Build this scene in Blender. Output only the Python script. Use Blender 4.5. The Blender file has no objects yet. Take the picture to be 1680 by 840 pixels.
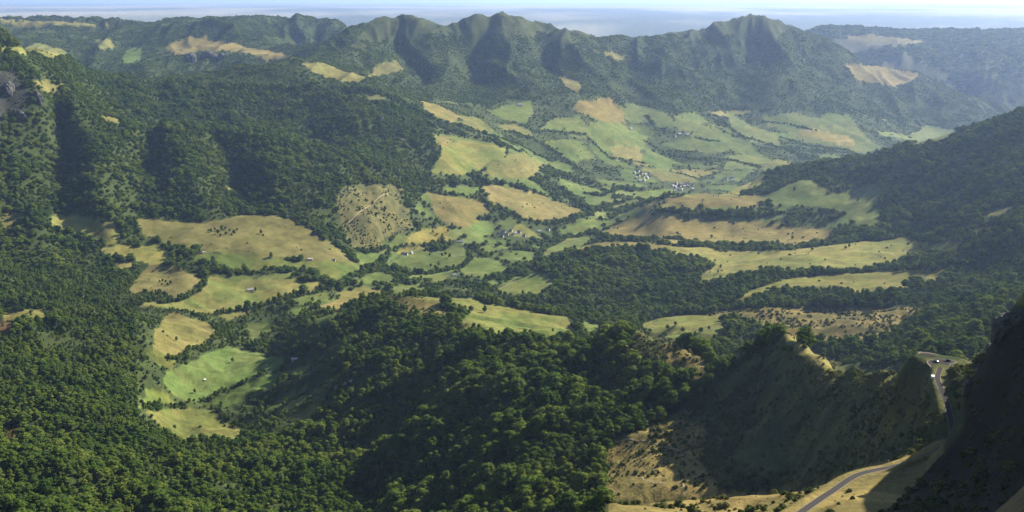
import bpy, bmesh, math, random, os
import numpy as np
from mathutils import Vector, Matrix
R = math.radians
rng = np.random.default_rng(7)
random.seed(7)
sc = bpy.context.scene
C = sc.collection

# ------------------------------------------------------------------ camera, sky, sun, exposure
F, CU, CV, V0, H = 1650.0, 840.0, 420.0, 4.0, 1783.0
PITCH = math.atan((CV - V0) / F)
cam = bpy.data.objects.new('camera', bpy.data.cameras.new('camera'))
C.objects.link(cam); sc.camera = cam
cam.location = (0, 0, H)
cam.rotation_euler = (math.pi/2 - PITCH, 0, 0)
cam.data.sensor_width = 36; cam.data.lens = 36*F/1680
cam.data.clip_start = 1; cam.data.clip_end = 2.0e6
SUN_AZ, SUN_EL = R(56), R(35)           # azimuth from +Y towards +X
w = bpy.data.worlds.new('World'); sc.world = w; w.use_nodes = True
nt = w.node_tree; bg = nt.nodes['Background']
sky = nt.nodes.new('ShaderNodeTexSky'); sky.sky_type = 'NISHITA'; sky.sun_disc = False
sky.sun_elevation = SUN_EL; sky.sun_rotation = SUN_AZ; sky.altitude = 1700
nt.links.new(sky.outputs[0], bg.inputs[0]); bg.inputs[1].default_value = 0.05
sl = bpy.data.lights.new('sun', 'SUN'); sl.energy = 5.0; sl.angle = R(0.5); sl.color = (1, .91, .75)
so = bpy.data.objects.new('sun', sl); C.objects.link(so)
sd = Vector((math.sin(SUN_AZ)*math.cos(SUN_EL), math.cos(SUN_AZ)*math.cos(SUN_EL), math.sin(SUN_EL)))
so.rotation_euler = sd.to_track_quat('Z', 'Y').to_euler(); so.location = (2000, 1000, 4000)
sc.view_settings.view_transform = 'Standard'; sc.view_settings.look = 'None'
sc.view_settings.exposure = 1.55; sc.view_settings.gamma = 1
cy = sc.cycles
cy.use_denoising = True; cy.max_bounces = 7; cy.diffuse_bounces = 1; cy.volume_bounces = 4
cy.transparent_max_bounces = 8; cy.use_adaptive_sampling = True; cy.adaptive_threshold = 0.02
cy.caustics_reflective = cy.caustics_refractive = False
HAZE_DENSITY = 2.4e-5
HAZE_COLOR = (.44, .61, 1.0, 1)
HAZE_G = .45

# ------------------------------------------------------------------ numbers: noise, pixels, terrain surface
def vnoise(x, y, seed=0):
    xi = np.floor(x).astype(np.int64); yi = np.floor(y).astype(np.int64)
    fx = x - xi; fy = y - yi
    fx = fx*fx*fx*(fx*(fx*6-15)+10); fy = fy*fy*fy*(fy*(fy*6-15)+10)
    def h(i, j):
        n = (i*374761393 + j*668265263 + seed*974711) & 0x7fffffff
        n = ((n ^ (n >> 13))*1274126177) & 0x7fffffff
        return ((n ^ (n >> 16)) & 0xffff)/65535.0
    return (h(xi, yi)*(1-fx)+h(xi+1, yi)*fx)*(1-fy) + (h(xi, yi+1)*(1-fx)+h(xi+1, yi+1)*fx)*fy
def fbm(x, y, s, octaves=4, seed=0, gain=.5):
    t = 0; a = 1; n = 0
    for o in range(octaves):
        t = t + a*(vnoise(x/s+o*17.3, y/s-o*9.1, seed+o)-.5); n += a; a *= gain; s /= 2.03
    return 2*t/n
def ridged(x, y, seed=0): return 1-np.abs(2*vnoise(x, y, seed)-1)*1.0
CP, SP = math.cos(PITCH), math.sin(PITCH)
def pix_ae(u, v):                       # pixel -> (X/Y, (Z-H)/Y)
    x = (np.asarray(u, float)-CU)/F; y = (CV-np.asarray(v, float))/F
    dy = CP + y*SP; dz = -SP + y*CP
    return x/dy, dz/dy
def ae_pix(a, e):
    # inverse
    y = (e*CP + SP)/(CP - e*SP); dy = CP + y*SP
    return CU + a*dy*F, CV - y*F

def detail(X, Y):
    """fine relief in metres, everywhere"""
    D = np.maximum(Y, 50)
    far = np.clip((D-np.interp(X/D, (-.3, -.1, 0, .1, .2, .3, .45), (4700, 4850, 5150, 5600, 6000, 6250, 6700)))/800, 0, 1)*np.clip((11500-D)/3000, .35, 1)
    near = 1-np.clip((D-1500)/1500, 0, 1)
    calm = 1-.8*np.exp(-((X/D+.265)/.10)**2-((np.log(D)-math.log(2720))/.085)**2)
    wx = X + 60*fbm(X, Y, 500, 3, 50); wy = Y + 60*fbm(X, Y, 500, 3, 60)
    z = calm*40*(1-far)*(1-.7*near)*fbm(wx, wy, 620, 5, 1)
    lm = np.clip((D-2950)/300, 0, 1)*np.clip((5300-D)/500, 0, 1)*np.clip((-.10-X/D)/.06, 0, 1)
    z = z - lm*64*(np.abs(2*vnoise(wx/360+wy/900, wy/420, 21)-1)-.5) - lm*30*(np.abs(2*vnoise(wx/170, wy/200, 22)-1)-.5)
    fx = X + 190*fbm(X, Y, 900, 3, 70); fy = Y + 190*fbm(X, Y, 900, 3, 80)
    z = z - far*84*(np.abs(2*vnoise(fx/330+fy/1500, fy/1000, 11)-1)-.5)
    z = z - far*46*(np.abs(2*vnoise(fx/150-fy/700, fy/480, 12)-1)-.5)
    z = z - far*20*(np.abs(2*vnoise(fx/70+fy/400, fy/230, 13)-1)-.5)
    z = z + near*np.clip((D-620)/200, 0, 1)*(22*(.5-np.abs(2*vnoise(wx/260+wy/500, wy/75+wx/600, 14)-1))+9*(.5-np.abs(2*vnoise(wx/90-wy/300, wy/38+wx/200, 17)-1))) + near*3.4*fbm(X, Y, 34, 4, 15) + near*1.3*fbm(X, Y, 9, 3, 18)
    z = z*np.clip((D-120)/700, .12, 1)
    z = z + 5*fbm(X, Y, 90, 3, 16)*np.clip((D-900)/800, 0, 1)
    return np.where(Y > 12500, .5*z + 38*fbm(X, Y, 5200, 4, 190)*np.clip((Y-12500)/3000, 0, 1), z)

CTRL = []
def L(*pts, step=28):                   # a line of visible points (u, v, distance), densified
    for (u0, v0, d0), (u1, v1, d1) in zip(pts[:-1], pts[1:]):
        n = max(1, int(math.hypot(u1-u0, v1-v0)/step))
        for i in range(n):
            t = i/n
            a, e = pix_ae(u0+(u1-u0)*t, v0+(v1-v0)*t)
            CTRL.append((float(a), math.exp(math.log(d0)*(1-t)+math.log(d1)*t), float(e)))
    Pt(pts[-1])
VPTS = []
def Pt(*pts):
    for u, v, d in pts:
        VPTS.append((u, v, d))
        a, e = pix_ae(u, v); CTRL.append((float(a), d, float(e)))
def Hid(*pts):                          # ground out of sight: (u, distance, elevation)
    for u, d, z in pts:
        CTRL.append(((u-CU)/F*1.03, d, (z-H)/d))
# near hill under the viewpoint
for u in range(-300, 2100, 300):
    Hid((u, 45, H-40), (u, 90, H-72))
    if u < 1500: Hid((u, 200, H-140))
Hid((1500, 200, H-128), (1700, 200, H-110), (1950, 200, H-60), (2100, 300, H-20))
for u, z in ((-300, 1480), (0, 1475), (300, 1450), (600, 1440), (850, 1500), (1000, 1560)): Hid((u, 420, z))
for u, z in ((-300, 1360), (0, 1330), (300, 1270), (600, 1240), (850, 1330)): Hid((u, 760, z))
# road bench and lit verge
L((1310,842,400),(1360,810,435),(1400,783,465),(1440,768,485),(1490,752,505),(1548,727,530),(1563,705,550),(1555,670,580),(1543,640,605),(1538,620,625),(1545,600,650), step=20)
L((1340,842,392),(1400,806,435),(1450,790,460),(1500,768,480),(1545,738,512), step=24)
L((1440,764,478),(1490,747,497),(1545,721,520))
L((1000,832,650),(1100,822,580),(1200,815,515),(1290,813,455))
Pt((1150,840,500),(1230,838,455),(1050,840,580))
Pt((1680,840,300),(1500,840,340),(1420,838,372))
# dark flank of the near peak, unseen ridge added beyond it to cast its shadow
L((1575,705,535),(1585,650,525),(1605,600,505),(1640,545,480),(1680,520,460),(1800,390,450),(1900,250,450),(2000,120,460),(2150,0,480))
Pt((1560,770,450),(1620,720,440),(1660,640,440),(1640,800,360),(1700,700,390),(1850,600,380))
Hid((1600,720,1490),(1650,700,1490),(1700,600,1600),(1690,650,1560),(1770,520,1675),(1775,600,1640),(1785,655,1610),(1790,740,1540),(1790,850,1440),(1900,600,1690),(2050,600,1700),(2050,740,1600))
# hidden gully behind the bench, then the shaded grass face
Hid((1290,640,1405),(1150,700,1355),(1000,760,1320),(1400,600,1455),(1470,555,1505))
Pt((1300,765,850),(1150,785,880),(1010,800,900),(1060,725,985),(1150,695,1000),(1250,680,960),(1350,660,868),
   (1400,690,765),(1400,740,720),(1470,745,610),(1480,680,660),(1500,640,690),(1520,690,620),(1450,660,730),(1450,720,670),(1500,720,590),(1530,650,640),(1230,740,900))
# spur crest from the pass out to the meadow hill
L((1525,592,685),(1500,600,730),(1450,606,795),(1400,605,860),(1350,583,930),(1320,566,970),(1290,544,1010),(1262,562,1035),(1235,582,1062),(1190,600,1110),(1150,597,1140),
  (1100,560,1200),(1050,542,1250),(1000,560,1300),(930,575,1370),(860,560,1440),(800,545,1520),(740,535,1600))
Pt((1510,602,700),(1512,592,705),(1548,590,675),(1575,592,672),(1592,606,630),(1608,605,600))
Pt((850,620,1280),(700,600,1500),(800,650,1240),(900,650,1170),(950,700,1060),(800,750,1070),(800,838,950),(900,838,880),(600,610,1570),(620,700,1400),(600,830,1190),(700,740,1200),(700,836,1060),(1000,640,1180),(1100,630,1130))
Hid((1540,850,1400),(1400,1000,1330),(1290,1200,1270),(1160,1330,1240),(1050,1450,1215),(930,1600,1180),(1640,900,1380),(1750,900,1400))
# gorge, left forest slope
L((430,560,2080),(480,640,1700),(520,715,1410),(575,790,1225),(590,842,1135))
Pt((100,830,980),(250,838,1040),(400,838,1120),(480,820,1180),(0,838,900),(-150,838,850),(0,700,1280),(150,720,1280),(300,760,1230),(420,745,1350),(200,650,1520),(0,620,1520),(-150,600,1500),(120,580,1720))
# forested knoll and left meadows
L((-100,515,1850),(0,520,1850),(90,503,1900),(180,508,1930),(240,530,1950))
Pt((370,610,1850),(300,640,1740),(440,600,1850),(320,690,1620),(400,710,1560),(300,715,1540),(295,545,2060),(340,540,2120))
Hid((0,2080,1090),(90,2120,1090),(180,2150,1090))
Pt((40,510,2150),(100,485,2250),(60,440,2500),(0,460,2350),(200,470,2400),(-150,450,2300))
Pt((350,500,2350),(411,476,2465),(270,460,2480),(300,440,2545),(500,470,2480),(540,450,2570),(200,425,2620),(100,400,2700),(0,400,2600),(150,365,2800),(60,355,2700))
L((220,362,2850),(300,362,2900),(400,352,2960),(450,353,2950),(520,382,2860),(575,425,2760))
Pt((250,385,2790),(300,390,2745),(350,396,2715),(450,400,2745),(500,405,2765),(460,376,2860),(350,376,2830),(270,373,2840),(350,427,2600),(450,430,2610),(560,440,2640),(400,385,2780),(420,412,2660),(510,425,2660),(330,412,2660))
Pt((640,410,3050),(700,400,3150),(600,430,2850),(700,430,2980),(800,440,2900),(750,470,2650),(650,470,2600),(560,490,2450),(860,470,2650))
# left forested mountainside
L((-150,60,3700),(0,80,3950),(60,84,4050),(120,108,4250),(180,124,4450),(240,131,4650),(300,127,4800),(380,117,4950),(440,107,5050),(500,97,5150),(540,108,4950),(600,130,4700),(640,150,4550))
L((-60,112,3100),(0,118,3200),(30,118,3250),(70,140,3260),(110,165,3300),(160,190,3380))
Pt((0,170,3120),(0,240,2980),(80,200,3150),(-150,110,3050),(-150,250,2800),(60,280,2950),(120,330,2850),(40,330,2800),(0,300,2850),)
L((160,192,3360),(200,200,3400),(300,208,3500),(400,212,3560),(470,226,3520),(530,260,3380),(570,285,3300),(620,305,3280))
Pt((300,202,4020),(400,203,4080),(470,214,4000),(520,238,3900),(220,190,3900))
Hid((220,3650,1330),(300,3760,1310),(400,3820,1290),(470,3780,1275),(530,3620,1260))
L((300,208,3500),(310,260,3220),(330,320,2990))
L((420,215,3560),(455,270,3260),(505,330,3050))
L((360,240,3490),(385,300,3280),(395,338,3100))
L((240,230,3460),(235,290,3200),(228,340,2960))
L((160,192,3360),(160,250,3060),(150,320,2840))
L((100,215,3300),(92,290,3060))
Pt((300,170,4200),(400,170,4300),(500,170,4350),(250,160,4250),(180,165,4000),(560,200,4000),(600,240,3750),(550,330,3090))
L((640,165,4400),(660,195,4200),(700,225,4000),(730,260,3850))
Pt((640,260,3650),(600,330,3190),(560,370,3000),(670,300,3550),(620,370,3060),(700,330,3500),(750,350,3430),(720,290,3720))
# middle of the valley
Pt((760,250,4050),(820,240,4200),(860,270,4100),(780,290,3850),(850,315,3850),(900,335,3800),(960,345,3850),(840,345,3600),(870,362,3550),(900,390,3450),(800,380,3400),(860,400,3300),(950,390,3450),(930,410,3200),(850,430,3000))
Pt((1000,310,4400),(1050,290,4750),(1150,300,4850),(1200,295,4900),(950,290,4500),(900,270,4600),(1000,270,4850),(1030,345,4000),(1000,365,3750),(1100,265,5150),(1060,325,4250))
Pt((700,170,4800),(760,195,4700),(820,210,4800),(880,200,5050),(850,180,5200),(950,180,5300),(980,210,5150),(1020,230,5150),(1100,200,5600),(1150,230,5500),(1200,240,5500),(1300,240,5650),(1250,210,5900),(1400,235,5850),(1350,200,6150),(1240,265,5250),(1330,255,5450),(1540,220,6600),(1480,235,6100))
# wooded hill and the terraces to its right
L((870,450,2780),(910,425,2880),(960,405,2950),(1030,398,2950),(1100,405,2900),(1160,415,2850))
Pt((900,490,2480),(980,470,2560),(1050,470,2560),(980,510,2380),(1100,510,2330),(1130,460,2600),(1150,435,2700))
Hid((900,3050,1000),(960,3150,1005),(1030,3200,1015))
Pt((1280,412,2800),(1400,400,2850),(1500,392,2850),(1250,445,2550),(1400,440,2520),(1500,425,2600),(1600,430,2350),(1300,475,2300),(1400,470,2300),(1500,455,2380),(1250,495,2180),(1400,495,2150),(1550,480,2150),(1680,460,2050))
L((1080,337,3480),(1130,343,3420),(1200,346,3390),(1275,348,3370))
L((1090,366,3350),(1130,372,3330),(1200,375,3300),(1275,378,3260))
Pt((1100,320,3700),(1180,322,3680),(1250,326,3600),(1150,393,3170),(1000,382,3400),(1060,388,3300),(1300,397,3060),(1350,382,3170))
Hid((1150,4250,930),(1220,4250,930))
Pt((1320,320,3500),(1400,320,3450),(1320,295,3700),(1400,345,3250),(1450,365,3050),(1370,345,3330))
# slope on the right, its crest
L((2000,165,3000),(1850,165,3150),(1680,183,3300),(1587,213,3450),(1467,243,3700),(1420,257,3850),(1353,267,4000),(1290,275,4150),(1240,293,4200))
Hid((1850,3800,1200),(1680,4000,1150),(1587,4050,1080),(1467,4300,960),(1420,4450,940),(1353,4600,930))
Pt((1500,300,3250),(1600,280,3050),(1680,260,2900),(1550,350,2850),(1650,330,2650),(1680,380,2250),(1600,390,2450),(1500,375,2900),(1850,250,2900),(1850,400,2000))
# terrace heath and shaded wood behind the pass
Pt((1100,530,2080),(1200,520,2080),(1300,510,2100),(1400,515,2050),(1500,510,1980),(1180,560,1800),(1350,555,1800),(1420,575,1650),(1500,560,1600),(1600,500,1750),(1680,490,1650),(1600,550,1450),(1500,585,1350),(1850,500,1350),(1000,525,2200),(1050,545,2000))
# meadow hill in the middle
L((500,530,1980),(560,505,2000),(640,484,2000),(700,486,2020),(770,490,2030),(850,506,2010),(940,522,1980),(990,540,1950))
Pt((850,535,1880),(780,530,1820),(930,550,1850),(700,510,1870),(600,520,1850),(530,560,1820),(980,560,1800),(900,560,1740))
Hid((640,2250,1060),(700,2280,1045),(770,2300,1040),(850,2300,1040))
# twin-topped mountain
L((500,97,5600),(530,75,5900),(560,58,6100),(600,45,6250),(630,33,6350),(660,32,6400),(680,24,6420),(700,33,6450),(730,41,6500),(745,38,6500),(775,23,6500),(790,25,6520),(815,21,6550),(850,27,6600),(880,40,6700),(910,46,6750),(950,52,6850),(975,62,6900),(1010,60,6950),(1050,64,7050),(1095,59,7150),(1120,61,7200),(1165,45,7300),(1180,38,7320),(1210,32,7350),(1245,27,7400),(1275,33,7450),(1310,45,7500),(1340,55,7550),(1367,70,7550),(1397,92,7500), step=16)
L((775,23,6500),(805,50,6300),(835,82,6050),(870,110,5850),(900,140,5650), step=18)
L((799,60,6400),(787,100,6190),(777,140,5820), step=18)
L((650,60,6270),(668,100,5970),(690,140,5580), step=18)
L((880,85,6500),(910,125,6080), step=18)
L((1010,100,6680),(1060,140,6330), step=18)
L((1315,85,7250),(1355,140,6850), step=18)
L((680,24,6420),(700,60,6150),(740,105,5850),(760,150,5500), step=18)
L((600,60,6150),(640,90,5850),(660,120,5550), step=20)
L((850,27,6600),(900,70,6350),(950,110,6050),(985,140,5800), step=18)
L((960,90,6400),(1000,92,6350),(1040,130,6100),(1100,160,5950), step=20)
L((1245,27,7400),(1270,70,7050),(1290,110,6750),(1330,150,6500), step=18)
L((1230,65,7230),(1218,105,6940),(1207,150,6520), step=18)
L((1130,75,7050),(1150,110,6750),(1190,150,6450), step=20)
Pt((640,140,5200),(700,150,5150),(850,165,5350),(1050,165,5900),(1150,180,6000),(1250,185,6150),(1330,180,6350),(930,135,5750),(950,155,5550))
L((1397,92,7500),(1405,130,7100),(1450,170,6900),(1440,200,6500), step=24)
Hid((560,7600,1100),(680,7900,1050),(815,8000,1050),(950,8200,1000),(1050,8300,1000),(1245,8700,1000),(1340,8800,1020))
# hills right of it
L((1390,103,7900),(1430,106,8100),(1510,120,8100),(1560,145,7800),(1620,170,7600),(1660,190,7400))
Pt((1440,135,7650),(1500,160,7200),(1560,180,7000),(1600,205,6700),(1550,150,7700))
Hid((1450,8700,1020),(1560,8500,900),(1650,8300,850))
L((1330,50,10500),(1350,43,10600),(1420,45,10800),(1480,50,10900),(1560,48,11000),(1620,52,11200),(1680,50,11500),(1800,50,11500))
Pt((1440,75,9600),(1520,85,9300),(1600,90,9200),(1600,130,8600),(1680,100,9000),(1680,150,8400),(1480,95,8900))
# plateau far left
L((-150,36,8800),(0,38,8800),(120,41,8600),(220,39,8500),(280,36,8300),(300,32,8200),(330,30,8200),(400,31,8200),(500,37,8100),(560,47,8000))
Pt((100,60,7700),(200,65,7500),(340,62,7300),(400,78,6900),(460,88,6700),(300,90,6800),(220,85,7000),(340,95,6500),(400,105,6200),(250,122,6000),(150,95,6600),(60,75,6900),(500,75,7000))
Hid((-150,4200,1250),(0,4400,1220),(100,4700,1180),(200,5000,1170),(300,5200,1150),(400,5500,1150),(480,5700,1170))
L((0,32,9800),(100,35,9900),(180,40,9900), step=40)
Hid((0,11500,1250),(200,11500,1200),(330,10500,1200),(560,10500,1100))
for u in range(-400, 2200, 200):
    for d, z in ((14000, 900), (17000, 1120), (21000, 1330), (30000, 1480), (45000, 1565), (70000, 1620), (140000, 1640), (420000, 1560)): Hid((u, d, z))
for d in (12500,):
    for u in (800, 1000, 1200): Hid((u, d, 880))
for u in (-500, -350):
    for d, z in ((700, 1380), (1200, 1330), (1900, 1300), (2600, 1500), (4000, 1500), (6000, 1300), (8500, 1500)): Hid((u, d, z))
for u in (2050, 2250):
    for d, z in ((800, 1500), (1200, 1420), (1700, 1350), (2300, 1300), (3200, 1350), (5000, 1000), (7500, 1000), (10500, 1350)): Hid((u, d, z))

CTRL = np.array(CTRL)
ca, cb, ce = CTRL[:, 0], np.log(CTRL[:, 1]), CTRL[:, 2]
KA = 2.2
def kern(da, db): return np.sqrt((KA*da)**2 + db**2 + 0.014**2)
ce_fit = ce - detail(ca*np.exp(cb), np.exp(cb))/np.exp(cb)
Km = kern(ca[:, None]-ca[None], cb[:, None]-cb[None])
Km = -Km + 0*Km
n = len(ca)
A = np.zeros((n+3, n+3)); A[:n, :n] = Km + np.eye(n)*0.004
A[:n, n] = A[n, :n] = 1; A[:n, n+1] = A[n+1, :n] = ca; A[:n, n+2] = A[n+2, :n] = cb
wts = np.linalg.solve(A, np.concatenate([ce_fit, np.zeros(3)]))
def rbf(a, b):
    out = np.empty(a.shape); af, bf, of = a.ravel(), b.ravel(), out.ravel()
    for i in range(0, len(af), 20000):
        s = slice(i, i+20000)
        of[s] = -kern(af[s, None]-ca[None], bf[s, None]-cb[None]) @ wts[:n] + wts[n] + wts[n+1]*af[s] + wts[n+2]*bf[s]
    return of.reshape(a.shape)

# grid in (X/Y, log Y): spacing grows with distance
NA = 940
ga = np.linspace(-.74, .74, NA)
gb = [math.log(40)]
while gb[-1] < math.log(450000):
    d = math.exp(gb[-1])
    gb.append(gb[-1] + (.02 if d < 250 else .009 if d < 420 else .0046 if d < 4200 else .0054 if d < 8000 else .012 if d < 16000 else .05))
gb = np.array(gb); NB = len(gb)
# smooth part on a coarse lattice, then cubic upsampling
la = np.linspace(-.76, .76, 230); lb = np.linspace(gb[0]-.05, gb[-1]+.05, 470)
LAm, LBm = np.meshgrid(la, lb)
coarse = rbf(LAm, LBm)
def cubic_rows(M, x):                   # Catmull-Rom along axis 0
    i = np.clip(np.floor(x).astype(int), 1, M.shape[0]-3); t = (x-i)[:, None]
    p0, p1, p2, p3 = M[i-1], M[i], M[i+1], M[i+2]
    return p1 + .5*t*(p2-p0 + t*(2*p0-5*p1+4*p2-p3 + t*(3*(p1-p2)+p3-p0)))
up = cubic_rows(coarse, (gb-lb[0])/(lb[1]-lb[0]))
up = cubic_rows(up.T.copy(), (ga-la[0])/(la[1]-la[0])).T
GA, GB = np.meshgrid(ga, gb)
GY = np.exp(GB); GX = GA*GY
GZ = H + GY*up + detail(GX, GY)
# the road bench: level the ground across the road
ROAD_PX = [(1290,856,386),(1310,842,400),(1360,810,435),(1400,783,465),(1440,768,485),(1490,752,505),(1548,727,530),(1563,705,550),(1556,670,580),(1545,640,605),(1538,620,625),(1543,604,650)]
def catmull(P, k=12):
    P = np.array(P, float); P = np.vstack([2*P[0]-P[1], P, 2*P[-1]-P[-2]]); out = []
    for i in range(1, len(P)-2):
        for t in np.linspace(0, 1, k, endpoint=False):
            out.append(.5*(2*P[i] + t*(P[i+1]-P[i-1]) + t*t*(2*P[i-1]-5*P[i]+4*P[i+1]-P[i+2]) + t**3*(3*(P[i]-P[i+1])+P[i+2]-P[i-1])))
    out.append(P[-2]); return np.array(out)
def px3(u, v, d):
    a, e = pix_ae(u, v); return np.array([a*d, d, H+e*d])
road = catmull([px3(*p) for p in ROAD_PX])
dip_ = np.clip((road[:, 1]-478)/20, 0, 1)*np.clip((580-road[:, 1])/20, 0, 1); road[:, 2] -= 2.6*dip_
road[:, 2] = np.convolve(np.pad(road[:, 2], 6, 'edge'), np.ones(13)/13, 'valid')
apron = np.array([px3(*p) for p in ((1520,588,672),(1545,597,660),(1575,598,655),(1538,600,655))])
def flatten(line, half, soft):
    x0, y0 = line[:, 0].min()-half-soft, line[:, 1].min()-half-soft; x1, y1 = line[:, 0].max()+half+soft, line[:, 1].max()+half+soft
    m = (GX > x0) & (GX < x1) & (GY > y0) & (GY < y1)
    px, py = GX[m], GY[m]; best = np.full(px.shape, 1e9); bz = np.zeros(px.shape)
    for i in range(len(line)-1):
        p, q = line[i], line[i+1]; dx, dy = q[0]-p[0], q[1]-p[1]; l2 = dx*dx+dy*dy+1e-9
        t = np.clip(((px-p[0])*dx+(py-p[1])*dy)/l2, 0, 1)
        dd = np.hypot(px-p[0]-t*dx, py-p[1]-t*dy); k = dd < best
        best[k] = dd[k]; bz[k] = (p[2]+t*(q[2]-p[2]))[k]
    wgt = np.clip(1-(best-half)/soft, 0, 1); wgt = wgt*wgt*(3-2*wgt)
    GZ[m] = GZ[m]*(1-wgt) + bz*wgt
pz = px3(1545,597,660)[2]
PASS = np.array([[px3(1522,592,672)[0], 676, pz], [px3(1545,597,660)[0], 662, pz], [px3(1580,598,652)[0], 664, pz]])
flatten(PASS, 6, 26)
flatten(road, 3.2, 9)
# bank on the valley-side shoulder of the road
m_ = (GY > 470) & (GY < 600) & (GX > 120) & (GX < 290); bx_, by_ = GX[m_], GY[m_]; bd_ = np.full(bx_.shape, 1e9); by0 = np.zeros(bx_.shape); bdip = np.zeros(bx_.shape)
for i_ in range(len(road)):
    q_ = np.hypot(bx_-road[i_, 0], by_-road[i_, 1]); k_ = q_ < bd_; bd_[k_] = q_[k_]; by0[k_] = road[i_, 1]; bdip[k_] = dip_[i_]
GZ[m_] += np.where(by_ < by0, 4.2*bdip*np.clip((bd_-2.6)/2.5, 0, 1)*np.clip((13-bd_)/6, 0, 1), 0)
GE = (GZ-H)/GY
VIS = GE >= np.maximum.accumulate(GE, axis=0) - 1e-4      # seen from the viewpoint
da_, lb_ = ga[1]-ga[0], gb
def bgrid(Y): return np.interp(np.log(np.maximum(Y, 41)), lb_, np.arange(NB))
def sample(G, X, Y):
    X = np.asarray(X, float); Y = np.asarray(Y, float)
    i = np.clip((X/Y-ga[0])/da_, 0, NA-1.001); j = np.clip(bgrid(Y), 0, NB-1.001)
    i0 = i.astype(int); j0 = j.astype(int); fi, fj = i-i0, j-j0
    return (G[j0, i0]*(1-fi)+G[j0, i0+1]*fi)*(1-fj) + (G[j0+1, i0]*(1-fi)+G[j0+1, i0+1]*fi)*fj
def zat(X, Y): return sample(GZ, X, Y)
def pick(u, v):                         # where the sight line through a pixel meets the ground
    a, e = pix_ae(u, v); i = int(np.clip(round((float(a)-ga[0])/da_), 0, NA-1))
    col = GE[:, i]; k = np.argmax(col >= float(e))
    if col[k] < e: k = NB-40
    if k > 0:
        t = (float(e)-col[k-1])/(col[k]-col[k-1]+1e-12); b = gb[k-1]+t*(gb[k]-gb[k-1])
    else: b = gb[0]
    d = math.exp(b); return float(a)*d, d

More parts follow.
